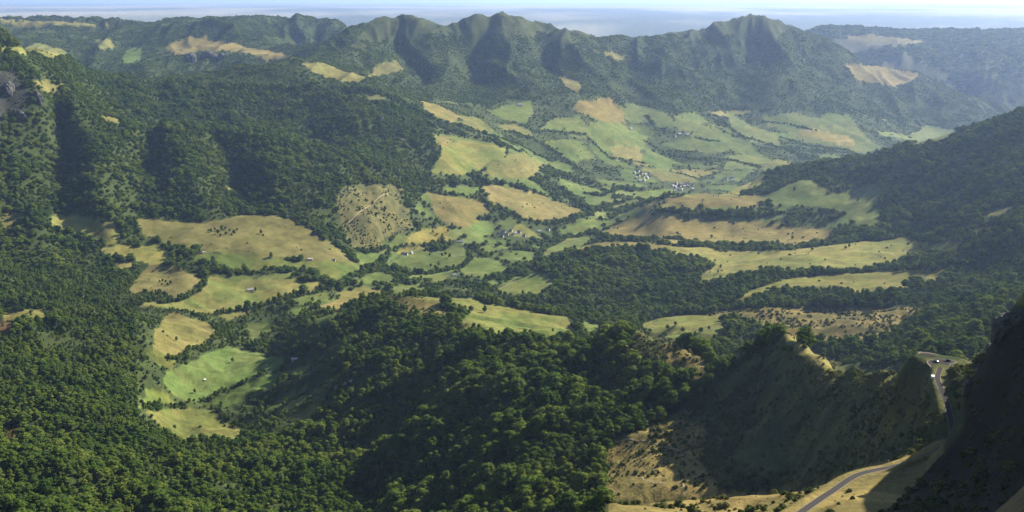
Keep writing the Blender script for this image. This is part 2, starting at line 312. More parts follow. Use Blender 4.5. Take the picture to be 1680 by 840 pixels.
# ------------------------------------------------------------------ land cover, laid out on the ground
# class, name, label, outline (picked on the ground)
FIELDS = [
 ('Y','pasture','narrow curved pasture under the dark beech slope',[(83,352),(147,352),(187,367),(200,384),(187,402),(160,396),(125,382),(80,368)]),
 ('H','scrubland','grey brown scrub beside the forest edge',[(0,348),(43,348),(33,363),(0,377)]),
 ('O','pasture','broad domed olive pasture with a small copse on it',[(222,360),(300,364),(320,365),(360,360),(400,352),(450,353),(480,362),(520,382),(560,408),(578,427),(540,430),(500,424),(450,420),(400,417),(330,410),(275,400),(240,385),(225,372)]),
 ('G','meadow','long green meadow strip below the domed pasture',[(315,422),(335,414),(400,418),(450,422),(500,427),(560,430),(605,432),(590,452),(550,464),(530,455),(500,437),(460,435),(420,442),(380,442),(350,430),(320,432)]),
 ('Y','pasture','small rounded pasture between two woods',[(160,410),(190,403),(230,405),(250,397),(275,410),(285,424),(265,434),(225,427),(185,417)]),
 ('T','pasture','dry tan field with a bush clump in it',[(210,477),(220,462),(235,445),(250,432),(285,437),(310,448),(338,460),(330,472),(300,485),(285,488),(260,480),(240,475),(225,480)]),
 ('T','pasture','sliver of dry grass at the wood edge',[(186,430),(213,430),(216,441),(195,442)]),
 ('M','meadow','green meadow around the lone stone barn',[(345,453),(380,460),(440,458),(480,458),(520,463),(545,468),(510,480),(470,487),(440,493),(395,507),(350,514),(300,507),(270,502),(225,504),(240,494),(280,492),(300,487),(330,477)]),
 ('Y','pasture','small yellowish patch below the barn meadow',[(355,514),(400,505),(417,510),(380,522)]),
 ('Y','pasture','pale pasture wedge above the forested knoll',[(5,513),(78,505),(78,518),(40,527),(8,524)]),
 ('K','heath','russet heath patch in the wood',[(0,525),(20,525),(24,540),(0,548)]),
 ('T','pasture','dry golden pasture on the knoll side',[(255,545),(270,520),(285,512),(300,518),(340,530),(357,545),(350,562),(330,567),(300,578),(285,585),(250,572)]),
 ('M','meadow','green foot of the golden pasture',[(235,568),(250,572),(285,585),(300,578),(285,598),(262,596),(245,585)]),
 ('G','meadow','small green meadow hemmed in by trees',[(403,530),(440,530),(457,537),(430,547),(415,555),(405,542)]),
 ('T','pasture','pale dry strip along the wooded rim',[(523,500),(560,490),(600,483),(630,480),(600,494),(560,505),(525,511)]),
 ('G','meadow','large green meadow with a pale hut',[(265,620),(280,605),(310,595),(335,582),(375,568),(410,576),(465,590),(460,604),(430,610),(410,617),(400,622),(370,633),(345,643),(330,653),(310,657),(295,652),(280,642),(270,630)]),
 ('G','meadow','narrow meadow beside the dark wood edge',[(227,665),(240,640),(275,647),(287,657),(240,668)]),
 ('G','meadow','bright green meadow strip above the gorge',[(350,660),(352,648),(380,643),(395,630),(420,620),(460,610),(500,600),(510,602),(495,615),(460,625),(440,633),(420,643),(400,650),(375,664)]),
 ('G','meadow','slim meadow between gorge trees',[(435,672),(455,655),(480,643),(502,638),(497,657),(470,670),(440,682)]),
 ('G','meadow','steep meadow tongue at the gorge rim',[(480,677),(510,660),(537,650),(522,670),(500,692),(480,694)]),
 ('Y','pasture','yellowing meadow above the lower forest',[(237,674),(270,670),(310,667),(345,672),(370,690),(400,702),(440,700),(432,710),(405,718),(390,727),(372,723),(340,725),(300,725),(285,720),(270,702),(250,687)]),
 ('K','heath','bracken brown clearing in the lower wood',[(0,700),(20,700),(38,708),(30,732),(0,728)]),
 ('K','heath','small bracken patch among young trees',[(85,708),(120,710),(115,716),(75,722)]),
 ('H','hillside','scrubby tan hillside crossed by tracks',[(560,310),(600,300),(640,305),(660,310),(655,330),(675,345),(670,355),(680,372),(660,382),(640,387),(625,397),(650,405),(640,414),(610,407),(580,407),(565,387),(560,360),(550,340)]),
 ('O','pasture','tan pasture slope beside the scrubby hillside',[(700,315),(740,320),(780,330),(800,335),(800,347),(792,357),(775,372),(755,372),(735,367),(715,352),(710,335)]),
 ('Y','pasture','mixed pasture tongue above the farm',[(650,412),(665,395),(690,375),(730,370),(750,380),(762,387),(740,397),(700,404),(660,414)]),
 ('G','meadow','green hollow below the tan slope',[(735,378),(765,372),(800,360),(817,375),(795,387),(790,397),(760,402),(738,390)]),
 ('T','pasture','large tan hillside facing the hamlet',[(790,305),(830,308),(870,310),(900,325),(935,338),(967,345),(955,353),(930,357),(890,362),(870,364),(850,352),(840,340),(805,332)]),
 ('G','meadow','green shelf above the tan pastures',[(715,303),(790,308),(770,322),(740,320)]),
 ('G','meadow','meadow beside the farm track',[(575,415),(645,412),(660,416),(635,427),(600,432),(585,427)]),
 ('G','meadow','wide green meadow dotted with trees',[(630,432),(665,418),(700,410),(770,405),(772,422),(755,432),(735,445),(700,447),(680,442),(645,440)]),
 ('G','meadow','meadow below the long hedge',[(555,432),(602,434),(607,441),(580,453),(555,464)]),
 ('G','meadow','hedged triangle of meadow',[(580,462),(615,447),(640,452),(647,460),(600,464)]),
 ('G','meadow','narrow green strip in the valley woods',[(755,440),(800,435),(850,438),(830,447),(780,450),(757,447)]),
 ('G','meadow','tiny meadow among hedgerow trees',[(710,452),(737,450),(727,464),(712,467)]),
 ('G','meadow','small meadow by the stream',[(788,455),(817,450),(812,464),(790,465)]),
 ('G','meadow','pale strip behind the meadow hill',[(645,470),(690,465),(702,473),(660,482),(645,480)]),
 ('G','meadow','shaded meadow at the foot of the wooded hill',[(805,476),(840,465),(880,445),(905,452),(908,472),(880,480),(830,482)]),
 ('G','meadow','riverside meadow below the village',[(960,318),(1007,313),(1002,332),(970,340),(958,332)]),
 ('G','meadow','bright hedged meadow below the village',[(998,328),(1055,322),(1048,336),(1005,343)]),
 ('G','meadow','flat meadow at the tan hillside foot',[(958,348),(1005,347),(997,359),(962,357)]),
 ('G','meadow','sloping meadow under the plateau edge',[(1012,352),(1060,340),(1058,352),(1017,362)]),
 ('G','meadow','light meadow at the village edge',[(1040,315),(1107,310),(1102,319),(1050,326)]),
 ('G','meadow','meadow rising to the wooded hill',[(888,414),(925,392),(960,385),(967,396),(940,412),(900,421)]),
 ('G','meadow','meadow beyond the hamlet',[(930,370),(975,358),(987,369),(950,381)]),
 ('G','meadow','small meadow above the hamlet roofs',[(815,368),(838,352),(850,368),(835,378)]),
 ('T','pasture','bright dry crest of the wooded hill',[(938,410),(970,400),(1030,395),(1080,400),(1120,405),(1165,412),(1160,420),(1110,414),(1030,404),(980,407),(950,414)]),
 ('M','meadow','sunlit meadow on top of the round hill',[(685,487),(720,488),(770,490),(800,498),(840,505),(870,512),(930,520),(945,545),(952,562),(930,558),(900,556),(840,552),(800,544),(770,538),(745,548),(755,525),(770,515),(745,505),(712,497)]),
 ('H','heath','dry scrubby top of the round hill',[(632,488),(690,488),(720,498),(742,515),(720,523),(690,512),(650,502)]),
 ('G','meadow','small meadow at the hedge corner',[(955,525),(985,535),(988,548),(960,549)]),
 ('Y','pasture','broad terrace pasture on the sunny bench',[(1085,402),(1160,406),(1180,412),(1280,412),(1380,400),(1420,395),(1495,388),(1500,395),(1540,400),(1580,396),(1570,410),(1500,417),(1450,432),(1400,442),(1330,442),(1270,445),(1210,450),(1150,463),(1140,457),(1170,437),(1160,424),(1110,414)]),
 ('Y','pasture','long lower terrace pasture with a grey barn',[(1203,493),(1240,470),(1300,455),(1380,450),(1450,445),(1565,440),(1552,458),(1500,465),(1480,474),(1440,482),(1410,479),(1360,472),(1300,474),(1250,484),(1220,495)]),
 ('H','heath','rough heath below the terraces',[(1140,520),(1190,510),(1240,505),(1290,505),(1360,505),(1450,505),(1540,500),(1500,520),(1480,532),(1430,562),(1400,568),(1380,562),(1350,558),(1310,556),(1270,552),(1240,532),(1200,527)]),
 ('M','meadow','olive meadow dotted with small trees',[(1050,532),(1090,520),(1140,515),(1180,520),(1192,540),(1172,567),(1130,562),(1100,552),(1070,543)]),
 ('O','pasture','flat olive plateau top',[(1090,327),(1110,322),(1150,318),(1250,322),(1267,330),(1240,338),(1150,338),(1110,336)]),
 ('O','pasture','olive slope in the shade of the plateau',[(985,382),(1010,368),(1060,350),(1090,352),(1130,360),(1270,366),(1300,374),(1372,376),(1362,394),(1300,402),(1230,402),(1100,400),(1060,388),(1020,388)]),
 ('G','meadow','smooth green slope below the shaded spur',[(1250,322),(1280,310),(1320,293),(1345,300),(1360,320),(1400,310),(1450,305),(1442,322),(1432,347),(1452,372),(1410,368),(1380,348),(1350,338),(1300,337),(1270,337)]),
 ('Y','pasture','narrow pasture climbing beside the village',[(1178,320),(1215,305),(1245,292),(1262,285),(1247,302),(1210,320)]),
 ('T','pasture','tan ledge in the wooded slope',[(1588,376),(1640,370),(1642,377),(1595,382)]),
 ('T','pasture','tan gap in the upper wooded slope',[(1618,346),(1665,338),(1652,351),(1620,354)]),
 ('T','pasture','dry ledge above the shaded wood',[(1655,490),(1685,488),(1685,499),(1655,497)]),
 ('T','pasture','pale clearing on the forest shoulder',[(493,103),(530,103),(560,115),(600,125),(592,134),(560,131),(530,123),(508,115)]),
 ('T','pasture','little tan clearing on the spur',[(598,152),(620,155),(637,165),(620,167),(600,161)]),
 ('H','heath','scrubby saddle below the peak',[(600,126),(620,105),(650,100),(662,112),(640,121),(610,124)]),
 ('Y','pasture','pasture running down the spur flank',[(690,165),(720,172),(757,190),(740,202),(715,192),(695,177)]),
 ('T','pasture','tan notch in the spur wood',[(712,225),(735,222),(744,236),(725,242)]),
 ('Y','pasture','pasture under the spur flank',[(755,190),(782,192),(802,205),(812,216),(790,217),(765,207)]),
 ('M','pasture','large rounded pasture on the lower spur',[(698,277),(730,240),(755,230),(800,235),(832,245),(827,257),(800,267),(780,282),(740,287),(710,282)]),
 ('Y','pasture','mottled pasture beside the rounded one',[(820,257),(860,250),(892,270),(872,292),(830,292),(790,282)]),
 ('G','meadow','meadow below the foot of the peak',[(798,182),(870,165),(877,185),(862,202),(830,197)]),
 ('T','pasture','tan ledge at the mountain foot',[(913,123),(935,128),(957,140),(947,152),(930,142)]),
 ('T','pasture','tan ledge high on the mountain flank',[(985,86),(1005,84),(1030,96),(1008,99)]),
 ('O','pasture','brown hill pasture at the mountain foot',[(950,165),(1000,163),(1022,180),(1027,202),(1000,202),(960,187),(938,179)]),
 ('G','meadow','meadow edge below the mountain wood',[(1025,170),(1060,175),(1102,190),(1107,207),(1080,207),(1050,197),(1030,182)]),
 ('G','meadow','meadow above the diagonal tree belt',[(888,210),(905,195),(950,190),(962,202),(920,212)]),
 ('G','meadow','wide sunny meadow on the valley side',[(948,212),(980,200),(1020,205),(1062,225),(1057,242),(1030,252),(990,247),(975,232),(950,224)]),
 ('T','pasture','brown ploughed field by the meadow',[(1000,240),(1045,238),(1052,257),(1010,262)]),
 ('G','meadow','meadow above the village wood',[(1060,245),(1112,265),(1092,282),(1050,262)]),
 ('G','meadow','broad meadow facing the twin villages',[(1088,237),(1130,225),(1180,215),(1232,235),(1242,252),(1200,247),(1170,252),(1110,242)]),
 ('G','meadow','meadow between farm hedges',[(1118,195),(1172,210),(1120,217),(1100,202)]),
 ('G','meadow','long meadow at the second mountain foot',[(1193,180),(1230,205),(1272,220),(1282,237),(1230,232),(1200,212)]),
 ('G','meadow','meadow behind the shaded spur',[(1180,257),(1240,250),(1282,270),(1270,283),(1220,267)]),
 ('M','meadow','far patchwork meadow under the second mountain',[(1250,190),(1300,185),(1350,195),(1400,200),(1422,225),(1442,240),(1420,252),(1380,242),(1320,232),(1290,217),(1260,207)]),
 ('T','pasture','brownish far field among green ones',[(1305,217),(1340,212),(1402,226),(1402,240),(1360,232)]),
 ('G','meadow','hazy meadow at the valley mouth',[(1488,228),(1520,205),(1572,215),(1552,230),(1500,237)]),
 ('O','pasture','dusky pinkish slope beyond the second mountain',[(1385,105),(1430,108),(1512,120),(1500,130),(1470,142),(1430,137),(1408,132)]),
 ('O','pasture','hazy dry slope on the far hills',[(1390,60),(1420,55),(1480,62),(1530,70),(1470,74),(1420,72)]),
 ('T','pasture','dry promontory above the far cliff',[(270,77),(305,60),(340,60),(342,68),(365,66),(405,78),(460,85),(482,95),(440,100),(410,87),(370,82),(330,84),(290,90)]),
 ('Y','pasture','small far field in the wooded plateau',[(155,65),(180,63),(190,78),(165,80)]),
 ('G','meadow','green combe below the far plateau',[(200,92),(215,75),(234,80),(232,102),(205,107)]),
 ('Y','pasture','grassy shoulder at the forest top',[(0,77),(40,78),(60,70),(105,82),(112,92),(80,97),(60,87),(0,88)]),
 ('T','pasture','tan brow above the grey crag',[(45,130),(75,132),(104,138),(87,152),(70,147)]),
 ('T','pasture','tiny clearing on the forest spur',[(150,188),(175,190),(202,197),(187,203)]),
 ('T','pasture','sunlit rim of the far plateau',[(0,31),(100,35),(182,40),(160,43),(60,40),(0,38)]),
 ('T','pasture','small gap in the beech forest',[(370,308),(385,308),(407,325),(400,331),(385,321)]),
]
# extra cover without an object of its own
EXTRA = [
 ('R',[(-40,112),(15,117),(35,130),(48,150),(52,165),(35,178),(10,190),(0,200),(-60,215)]),
 ('R',[(20,195),(52,176),(55,185),(25,202)]),
 ('S',[(985,842),(1000,800),(992,765),(1003,722),(1060,703),(1150,655),(1190,622),(1230,590),(1262,566),(1290,551),(1345,578),(1400,603),(1450,604),(1520,588),(1570,592),(1600,585),(1640,535),(1700,500),(1760,842),(1400,880),(1000,870)]),  # scrub and grass, darkened to carry the shade on this face
 ('D',[(1578,708),(1585,650),(1605,597),(1640,537),(1700,495),(1800,600),(1800,860),(1450,860),(1440,842),(1500,792),(1550,742)]),  # near-black cover: the flank's shadow painted into the ground colour
 ('L',[(1000,850),(992,765),(1003,722),(1060,703),(1120,690),(1160,700),(1150,760),(1180,800),(1290,812),(1400,770),(1490,745),(1552,718),(1548,742),(1500,795),(1440,850)]),  # dry grass, golden only where sun falls: sunlight put into the colour
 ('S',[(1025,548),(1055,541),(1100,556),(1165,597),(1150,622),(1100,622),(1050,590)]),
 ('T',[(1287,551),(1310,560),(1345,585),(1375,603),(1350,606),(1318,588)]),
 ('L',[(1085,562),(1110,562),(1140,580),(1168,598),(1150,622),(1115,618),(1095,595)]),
]
def project(poly, drop=0):           # drop: ground hidden behind the trees along the lower edge
    pts = []
    if drop:
        vm = sum(v for _, v in poly)/len(poly); d_ = pick(*poly[0])[1]
        poly = [(u, v+(drop*F/min(d_, 9000) if v > vm else 0)) for u, v in poly]
    for (u0, v0), (u1, v1) in zip(poly, poly[1:]+poly[:1]):
        k = max(1, int(math.hypot(u1-u0, v1-v0)/6))
        for i in range(k): pts.append(pick(u0+(u1-u0)*i/k, v0+(v1-v0)*i/k))
    return np.array(pts)
def inside(poly, X, Y):                 # even-odd test in (X/Y, log Y)
    pa, pb = poly[:, 0]/poly[:, 1], np.log(poly[:, 1]); a, b = X/Y, np.log(Y)
    res = np.zeros(a.shape, bool)
    m = (a > pa.min()) & (a < pa.max()) & (b > pb.min()) & (b < pb.max())
    am, bm = a[m], b[m]; r = np.zeros(am.shape, bool)
    for i in range(len(pa)):
        j = i-1
        if pb[i] == pb[j]: continue
        c = ((pb[i] > bm) != (pb[j] > bm)) & (am < (pa[j]-pa[i])*(bm-pb[i])/(pb[j]-pb[i])+pa[i])
        r ^= c
    res[m] = r; return res
# uneven edges: shift the lookup a little
jit = np.minimum(GY*.0013, 6)
JX = GX + jit*fbm(GX, GY, 45, 3, 90)*1.6; JY = GY + 2*jit*fbm(GX, GY, 45, 3, 95)*1.6
CLS = np.full(GX.shape, 'F', dtype='U1'); FID = np.zeros(GX.shape, int)
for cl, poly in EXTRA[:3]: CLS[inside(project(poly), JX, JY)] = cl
for k, (cl, nm, lb, poly) in enumerate(FIELDS):
    m = inside(project(poly, 3.0), JX, JY) & (GY < 20000); CLS[m] = cl; FID[m] = k+1
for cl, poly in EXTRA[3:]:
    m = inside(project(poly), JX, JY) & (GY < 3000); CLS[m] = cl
CLS[GY < 330] = 'D'  # closest ground blackened too, painting the shaded corner
# hedges and tree belts: (outline on the ground, metres to each side)
HEDGES = [([(277,590),(300,585),(330,570),(350,559),(358,550)], 5), ([(345,657),(370,642),(395,630),(420,620),(455,609),(472,600)], 6), ([(237,670),(265,664),(300,668),(318,662)], 7),
 ([(345,670),(370,684),(395,700),(428,705)], 5), ([(430,692),(450,674),(470,662),(490,652),(502,642)], 6), ([(330,432),(355,441),(375,446),(410,449),(440,447),(480,444),(510,447),(537,460)], 10),
 ([(268,497),(300,490),(325,477),(340,464)], 6), ([(212,497),(235,489),(250,484),(272,489)], 12), ([(345,516),(380,512),(410,507),(440,499),(470,490),(510,482),(545,472),(580,464)], 8),
 ([(575,413),(620,409),(650,406),(700,402),(745,396),(765,387)], 7), ([(560,467),(600,447),(640,442),(662,446)], 7), ([(958,346),(990,339),(1020,331),(1050,326),(1105,320)], 9), ([(958,318),(985,322),(1010,312),(1042,305)], 9),
 ([(1000,346),(1030,339),(1062,331)], 8), ([(1082,345),(1130,350),(1200,353),(1270,352),(1300,354)], 17), ([(945,525),(955,547),(968,565)], 8), ([(990,388),(1060,393),(1150,402),(1250,405),(1370,398)], 10),
 ([(700,312),(730,318),(770,324),(800,330)], 8), ([(800,335),(830,345),(850,358),(880,366),(930,362),(970,352)], 14), ([(720,252),(700,280),(710,300),(760,300),(830,300),(900,322)], 12),
 ([(830,215),(870,225),(905,245),(940,270),(970,285)], 16), ([(760,205),(800,222),(850,235),(900,262)], 12), ([(900,215),(960,222),(1000,258),(1060,268)], 10), ([(1060,190),(1080,215),(1120,222),(1180,232)], 12),
 ([(1060,232),(1090,252),(1140,262),(1200,262),(1250,275)], 14), ([(1180,195),(1220,225),(1290,245),(1330,262)], 14), ([(1280,225),(1330,240),(1400,250)], 12), ([(1250,200),(1300,205),(1340,215)], 10),
 ([(640,415),(625,432),(600,440)], 7), ([(770,402),(772,425),(755,440),(700,450),(650,445)], 9), ([(690,470),(740,462),(790,466),(830,450),(870,440)], 10), ([(880,420),(900,405),(930,390),(975,378)], 9)]
HPTS = []
for hp_, hw_ in HEDGES:
    g_ = np.array([pick(u, v) for u, v in hp_])
    for (x0, y0), (x1, y1) in zip(g_[:-1], g_[1:]):
        n_ = max(1, int(math.hypot(x1-x0, y1-y0)/3.5))
        for i_ in range(n_): HPTS.append((x0+(x1-x0)*i_/n_, y0+(y1-y0)*i_/n_, hw_))
HPTS = np.array(HPTS)
for cx_, cy_, hw_ in HPTS:
    i0 = int((cx_/cy_-ga[0])/da_); j0 = int(bgrid(cy_)); s_ = (slice(max(0, j0-6), j0+8), slice(max(0, i0-22), i0+24))
    q_ = np.hypot(GX[s_]-cx_, GY[s_]-cy_) < hw_; CLS[s_][q_] = 'F'; FID[s_][q_] = 0
# small hedged fields over the valley floor: a patchwork of cells with hedges between
VALLEY = project([(690,162),(800,172),(950,150),(1100,185),(1250,180),(1420,190),(1560,215),(1440,255),(1290,275),(1250,330),(1440,300),(1452,372),(1380,378),(1080,398),(1000,392),(880,425),(850,470),(700,482),(560,525),(400,545),(330,505),(345,455),(560,425),(640,400),(700,310),(720,250)])
WHILL = project([(868,452),(905,425),(960,404),(1100,405),(1165,418),(1150,445),(1120,520),(980,520),(900,500)])
def cells(X, Y):
    s = np.where(Y < 3600, 120., 170.); x = (X*.86+Y*.5+45*fbm(X, Y, 200, 2, 31))/(s*1.35); y = (-X*.5+Y*.86+45*fbm(X, Y, 200, 2, 32))/s
    f1 = np.full(X.shape, 9.); f2 = np.full(X.shape, 9.); cid = np.zeros(X.shape)
    xi, yi = np.floor(x), np.floor(y)
    for i in (-1, 0, 1):
        for j in (-1, 0, 1):
            gx, gy = xi+i, yi+j; jx = vnoise(gx*7.31+.5, gy*3.77+.5, 41); jy = vnoise(gx*5.13+.5, gy*9.17+.5, 42)
            d = np.hypot(gx+jx-x, gy+jy-y); nw = d < f1
            f2 = np.where(nw, f1, np.minimum(f2, d)); f1 = np.where(nw, d, f1)
            cid = np.where(nw, np.abs(np.sin(gx*12.9898+gy*78.233)*43758.5453) % 1, cid)
    return cid, (f2-f1)*s
mo = (CLS == 'F') & (GY > 8300) & (GX > .31*GY) & (fbm(GX, GY, 900, 3, 180) > .12); CLS[mo] = 'o'
GORGE = project([(225,500),(480,515),(565,560),(545,690),(450,725),(225,715)])
CLS[(CLS == 'F') & inside(GORGE, JX, JY) & (GY > 1300)] = 'w'
HEDGED = np.zeros(CLS.shape, bool)
for cx_, cy_, hw_ in HPTS:
    i0 = int((cx_/cy_-ga[0])/da_); j0 = int(bgrid(cy_)); s_ = (slice(max(0, j0-6), j0+8), slice(max(0, i0-22), i0+24)); HEDGED[s_] |= np.hypot(GX[s_]-cx_, GY[s_]-cy_) < hw_
mw = (CLS == 'F') & ~HEDGED & inside(VALLEY, JX, JY) & ~(inside(WHILL, GX, GY) & (GY > 2000)) & (GY > 1700)
cid, hed = cells(GX, GY)
CLS[mw] = np.where(hed < np.clip(GY*.0055, 12, 28), 'W', np.where(cid < .52, 'W', np.where(cid < .90, 'g', np.where(cid < .97, 'y', 't'))))[mw]
# bare summit grass on the mountains
msum = (CLS == 'F') & (GY > 5600) & (GY < 8200) & (GZ > 1575+90*fbm(GX, GY, 300, 3, 130)) & (GX > -900)
CLS[msum] = 'N'
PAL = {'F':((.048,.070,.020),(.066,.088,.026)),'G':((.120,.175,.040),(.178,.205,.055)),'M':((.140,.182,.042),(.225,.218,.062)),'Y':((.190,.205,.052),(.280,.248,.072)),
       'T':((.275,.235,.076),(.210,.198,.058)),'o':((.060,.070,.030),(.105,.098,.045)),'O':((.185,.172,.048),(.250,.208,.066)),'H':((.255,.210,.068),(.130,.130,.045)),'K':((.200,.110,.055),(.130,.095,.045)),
       'w':((.055,.080,.026),(.090,.115,.038)),'W':((.060,.085,.028),(.095,.120,.040)),'g':((.112,.165,.038),(.172,.205,.054)),'y':((.185,.195,.050),(.265,.235,.072)),'t':((.270,.235,.080),(.210,.200,.064)),'N':((.060,.082,.028),(.088,.104,.038)),'R':((.068,.072,.058),(.042,.045,.035)),'L':((.330,.250,.085),(.190,.160,.055)),'S':((.125,.128,.040),(.055,.070,.022)),'D':((.040,.040,.018),(.028,.030,.014))}  # D is painted shadow; S and L mix plant colour with shade and sunlight
COL = np.zeros(GX.shape+(3,))
n1 = np.clip(.5+1.1*fbm(GX, GY, 60, 4, 101)+.45*fbm(GX, GY, 260, 2, 102), 0, 1)
n2 = np.clip(.5+1.3*fbm(GX, GY, 14, 3, 103), 0, 1)
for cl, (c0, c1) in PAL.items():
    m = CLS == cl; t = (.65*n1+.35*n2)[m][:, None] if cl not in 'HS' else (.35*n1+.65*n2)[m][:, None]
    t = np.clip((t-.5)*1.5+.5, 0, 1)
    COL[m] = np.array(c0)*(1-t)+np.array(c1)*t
tint = rng.uniform(.82, 1.15, (len(FIELDS)+1, 1))*np.stack([rng.uniform(.92, 1.08, len(FIELDS)+1), np.ones(len(FIELDS)+1), rng.uniform(.9, 1.1, len(FIELDS)+1)], -1)
tint[0] = 1
cellt = np.where(np.isin(CLS, ['g', 'y', 't']), .82+.36*((cid*37.7) % 1), 1.)
streak = 1+.24*fbm(GX*.35+GY*.2, GY*1.5-GX*.4, 16, 3, 104)+.17*fbm(GX, GZ*9, 60, 3, 105)
COL *= np.where(CLS == 'F', 1, cellt*streak)[..., None]
COL *= tint[FID]*.60
# far plain: patchwork of woods and fields
mp = GY > 12500
pt = np.clip(.5+1.6*fbm(GX, GY*.45, 3400, 5, 120), 0, 1)[..., None]
plain = np.array((.06,.075,.05))*(1-pt)+np.array((.27,.25,.17))*pt
COL = np.where(mp[..., None], plain, COL)

# ------------------------------------------------------------------ materials
def mat(name, col, rough=.9, **kw):
    m = bpy.data.materials.new(name); m.use_nodes = True
    b = m.node_tree.nodes['Principled BSDF']; b.inputs['Base Color'].default_value = (*col, 1); b.inputs['Roughness'].default_value = rough
    b.inputs['Specular IOR Level'].default_value = kw.get('spec', .15); b.inputs['Metallic'].default_value = kw.get('metal', 0)
    return m
def noisy(m, scale, amt, col=None, bump=0, dist=.3):
    N = m.node_tree.nodes; K = m.node_tree.links; b = N['Principled BSDF']
    g = N.new('ShaderNodeTexCoord'); t = N.new('ShaderNodeTexNoise'); t.inputs['Scale'].default_value = scale; t.inputs['Detail'].default_value = 5
    K.new(g.outputs['Object'], t.inputs['Vector'])
    r = N.new('ShaderNodeMapRange'); r.inputs[1].default_value = .3; r.inputs[2].default_value = .7; r.inputs[3].default_value = 1-amt; r.inputs[4].default_value = 1+amt
    K.new(t.outputs['Fac'], r.inputs[0])
    x = N.new('ShaderNodeVectorMath'); x.operation = 'SCALE'; x.inputs[0].default_value = b.inputs['Base Color'].default_value[:3]
    K.new(r.outputs[0], x.inputs['Scale']); K.new(x.outputs[0], b.inputs['Base Color'])
    if bump:
        bp = N.new('ShaderNodeBump'); bp.inputs['Strength'].default_value = bump; bp.inputs['Distance'].default_value = dist
        K.new(t.outputs['Fac'], bp.inputs['Height']); K.new(bp.outputs[0], b.inputs['Normal'])
    return m
def ground_mat():
    m = bpy.data.materials.new('ground_cover'); m.use_nodes = True; N = m.node_tree.nodes; K = m.node_tree.links; b = N['Principled BSDF']
    b.inputs['Roughness'].default_value = .95; b.inputs['Specular IOR Level'].default_value = .05
    at = N.new('ShaderNodeAttribute'); at.attribute_name = 'cover'
    g = N.new('ShaderNodeNewGeometry')
    x = at.outputs['Color']
    for scale, amt, det in ((.35, .22, 4), (.055, .16, 4), (.012, .10, 2)):
        t = N.new('ShaderNodeTexNoise'); t.inputs['Scale'].default_value = scale; t.inputs['Detail'].default_value = det
        K.new(g.outputs['Position'], t.inputs['Vector'])
        r = N.new('ShaderNodeMapRange'); r.inputs[1].default_value = .32; r.inputs[2].default_value = .68; r.inputs[3].default_value = 1-amt; r.inputs[4].default_value = 1+amt
        K.new(t.outputs['Fac'], r.inputs[0])
        s = N.new('ShaderNodeVectorMath'); s.operation = 'SCALE'; K.new(x, s.inputs[0]); K.new(r.outputs[0], s.inputs['Scale']); x = s.outputs[0]
        if scale == .35:
            bp = N.new('ShaderNodeBump'); bp.inputs['Strength'].default_value = .7; bp.inputs['Distance'].default_value = 1.2
            K.new(t.outputs['Fac'], bp.inputs['Height']); K.new(bp.outputs[0], b.inputs['Normal'])
    K.new(x, b.inputs['Base Color'])
    return m
def leaf_mat(name, cols, trans=.3):
    m = bpy.data.materials.new(name); m.use_nodes = True; N = m.node_tree.nodes; K = m.node_tree.links
    N.remove(N['Principled BSDF']); out = N['Material Output']
    oi = N.new('ShaderNodeObjectInfo'); g = N.new('ShaderNodeNewGeometry')
    t = N.new('ShaderNodeTexNoise'); t.inputs['Scale'].default_value = .009; t.inputs['Detail'].default_value = 3; K.new(g.outputs['Position'], t.inputs['Vector'])
    r = N.new('ShaderNodeMapRange'); r.inputs[1].default_value = .35; r.inputs[2].default_value = .65; r.inputs[3].default_value = -.2; r.inputs[4].default_value = .4; K.new(t.outputs['Fac'], r.inputs[0])
    ad = N.new('ShaderNodeMath'); ad.operation = 'MULTIPLY_ADD'; ad.inputs[1].default_value = .8; ad.use_clamp = True; K.new(oi.outputs['Random'], ad.inputs[0]); K.new(r.outputs[0], ad.inputs[2])
    cr = N.new('ShaderNodeValToRGB'); e = cr.color_ramp.elements; e[0].color = (*cols[0], 1); e[1].color = (*cols[2], 1); x = e.new(.55); x.color = (*cols[1], 1); K.new(ad.outputs[0], cr.inputs[0])
    d = N.new('ShaderNodeBsdfDiffuse'); tr = N.new('ShaderNodeBsdfTranslucent'); K.new(cr.outputs[0], d.inputs[0]); K.new(cr.outputs[0], tr.inputs[0])
    ms = N.new('ShaderNodeMixShader'); ms.inputs[0].default_value = trans; K.new(d.outputs[0], ms.inputs[1]); K.new(tr.outputs[0], ms.inputs[2]); K.new(ms.outputs[0], out.inputs[0])
    return m
GROUND = ground_mat()
LEAF = leaf_mat('beech_foliage', ((.048,.090,.016), (.090,.138,.024), (.148,.185,.034)), .38)
BUSHLEAF = leaf_mat('shrub_foliage', ((.050,.072,.022), (.085,.105,.032), (.150,.150,.050)), .3)
BARK = noisy(mat('bark', (.09,.075,.06)), 3, .3)
STONE = noisy(mat('stone_wall', (.42,.38,.33)), 1.2, .25, bump=.4)
PLASTER = noisy(mat('pale_plaster', (.50,.475,.42)), .8, .1)
SLATE = noisy(mat('slate_roof', (.16,.165,.18), .6), 2.0, .3, bump=.3)
PALEROOF = noisy(mat('weathered_roof', (.27,.26,.25), .7), 1.5, .2)
TIN = noisy(mat('tin_roof', (.50,.47,.46), .5), 1.0, .2)
WOOD = noisy(mat('old_wood', (.10,.07,.05)), 4, .3)
GLASS = mat('window_glass', (.03,.035,.04), .35, spec=.15)
ASPHALT = noisy(mat('asphalt', (.045,.043,.043), .95, spec=0), 1.5, .15)
GRAVEL = noisy(mat('gravel', (.13,.11,.075)), 1.3, .25, bump=.3)
DUST = noisy(mat('trodden_earth', (.24,.19,.11)), .6, .25)
ROCK = noisy(mat('lichened_rock', (.075,.075,.066)), .25, .45, bump=1, dist=1.5)

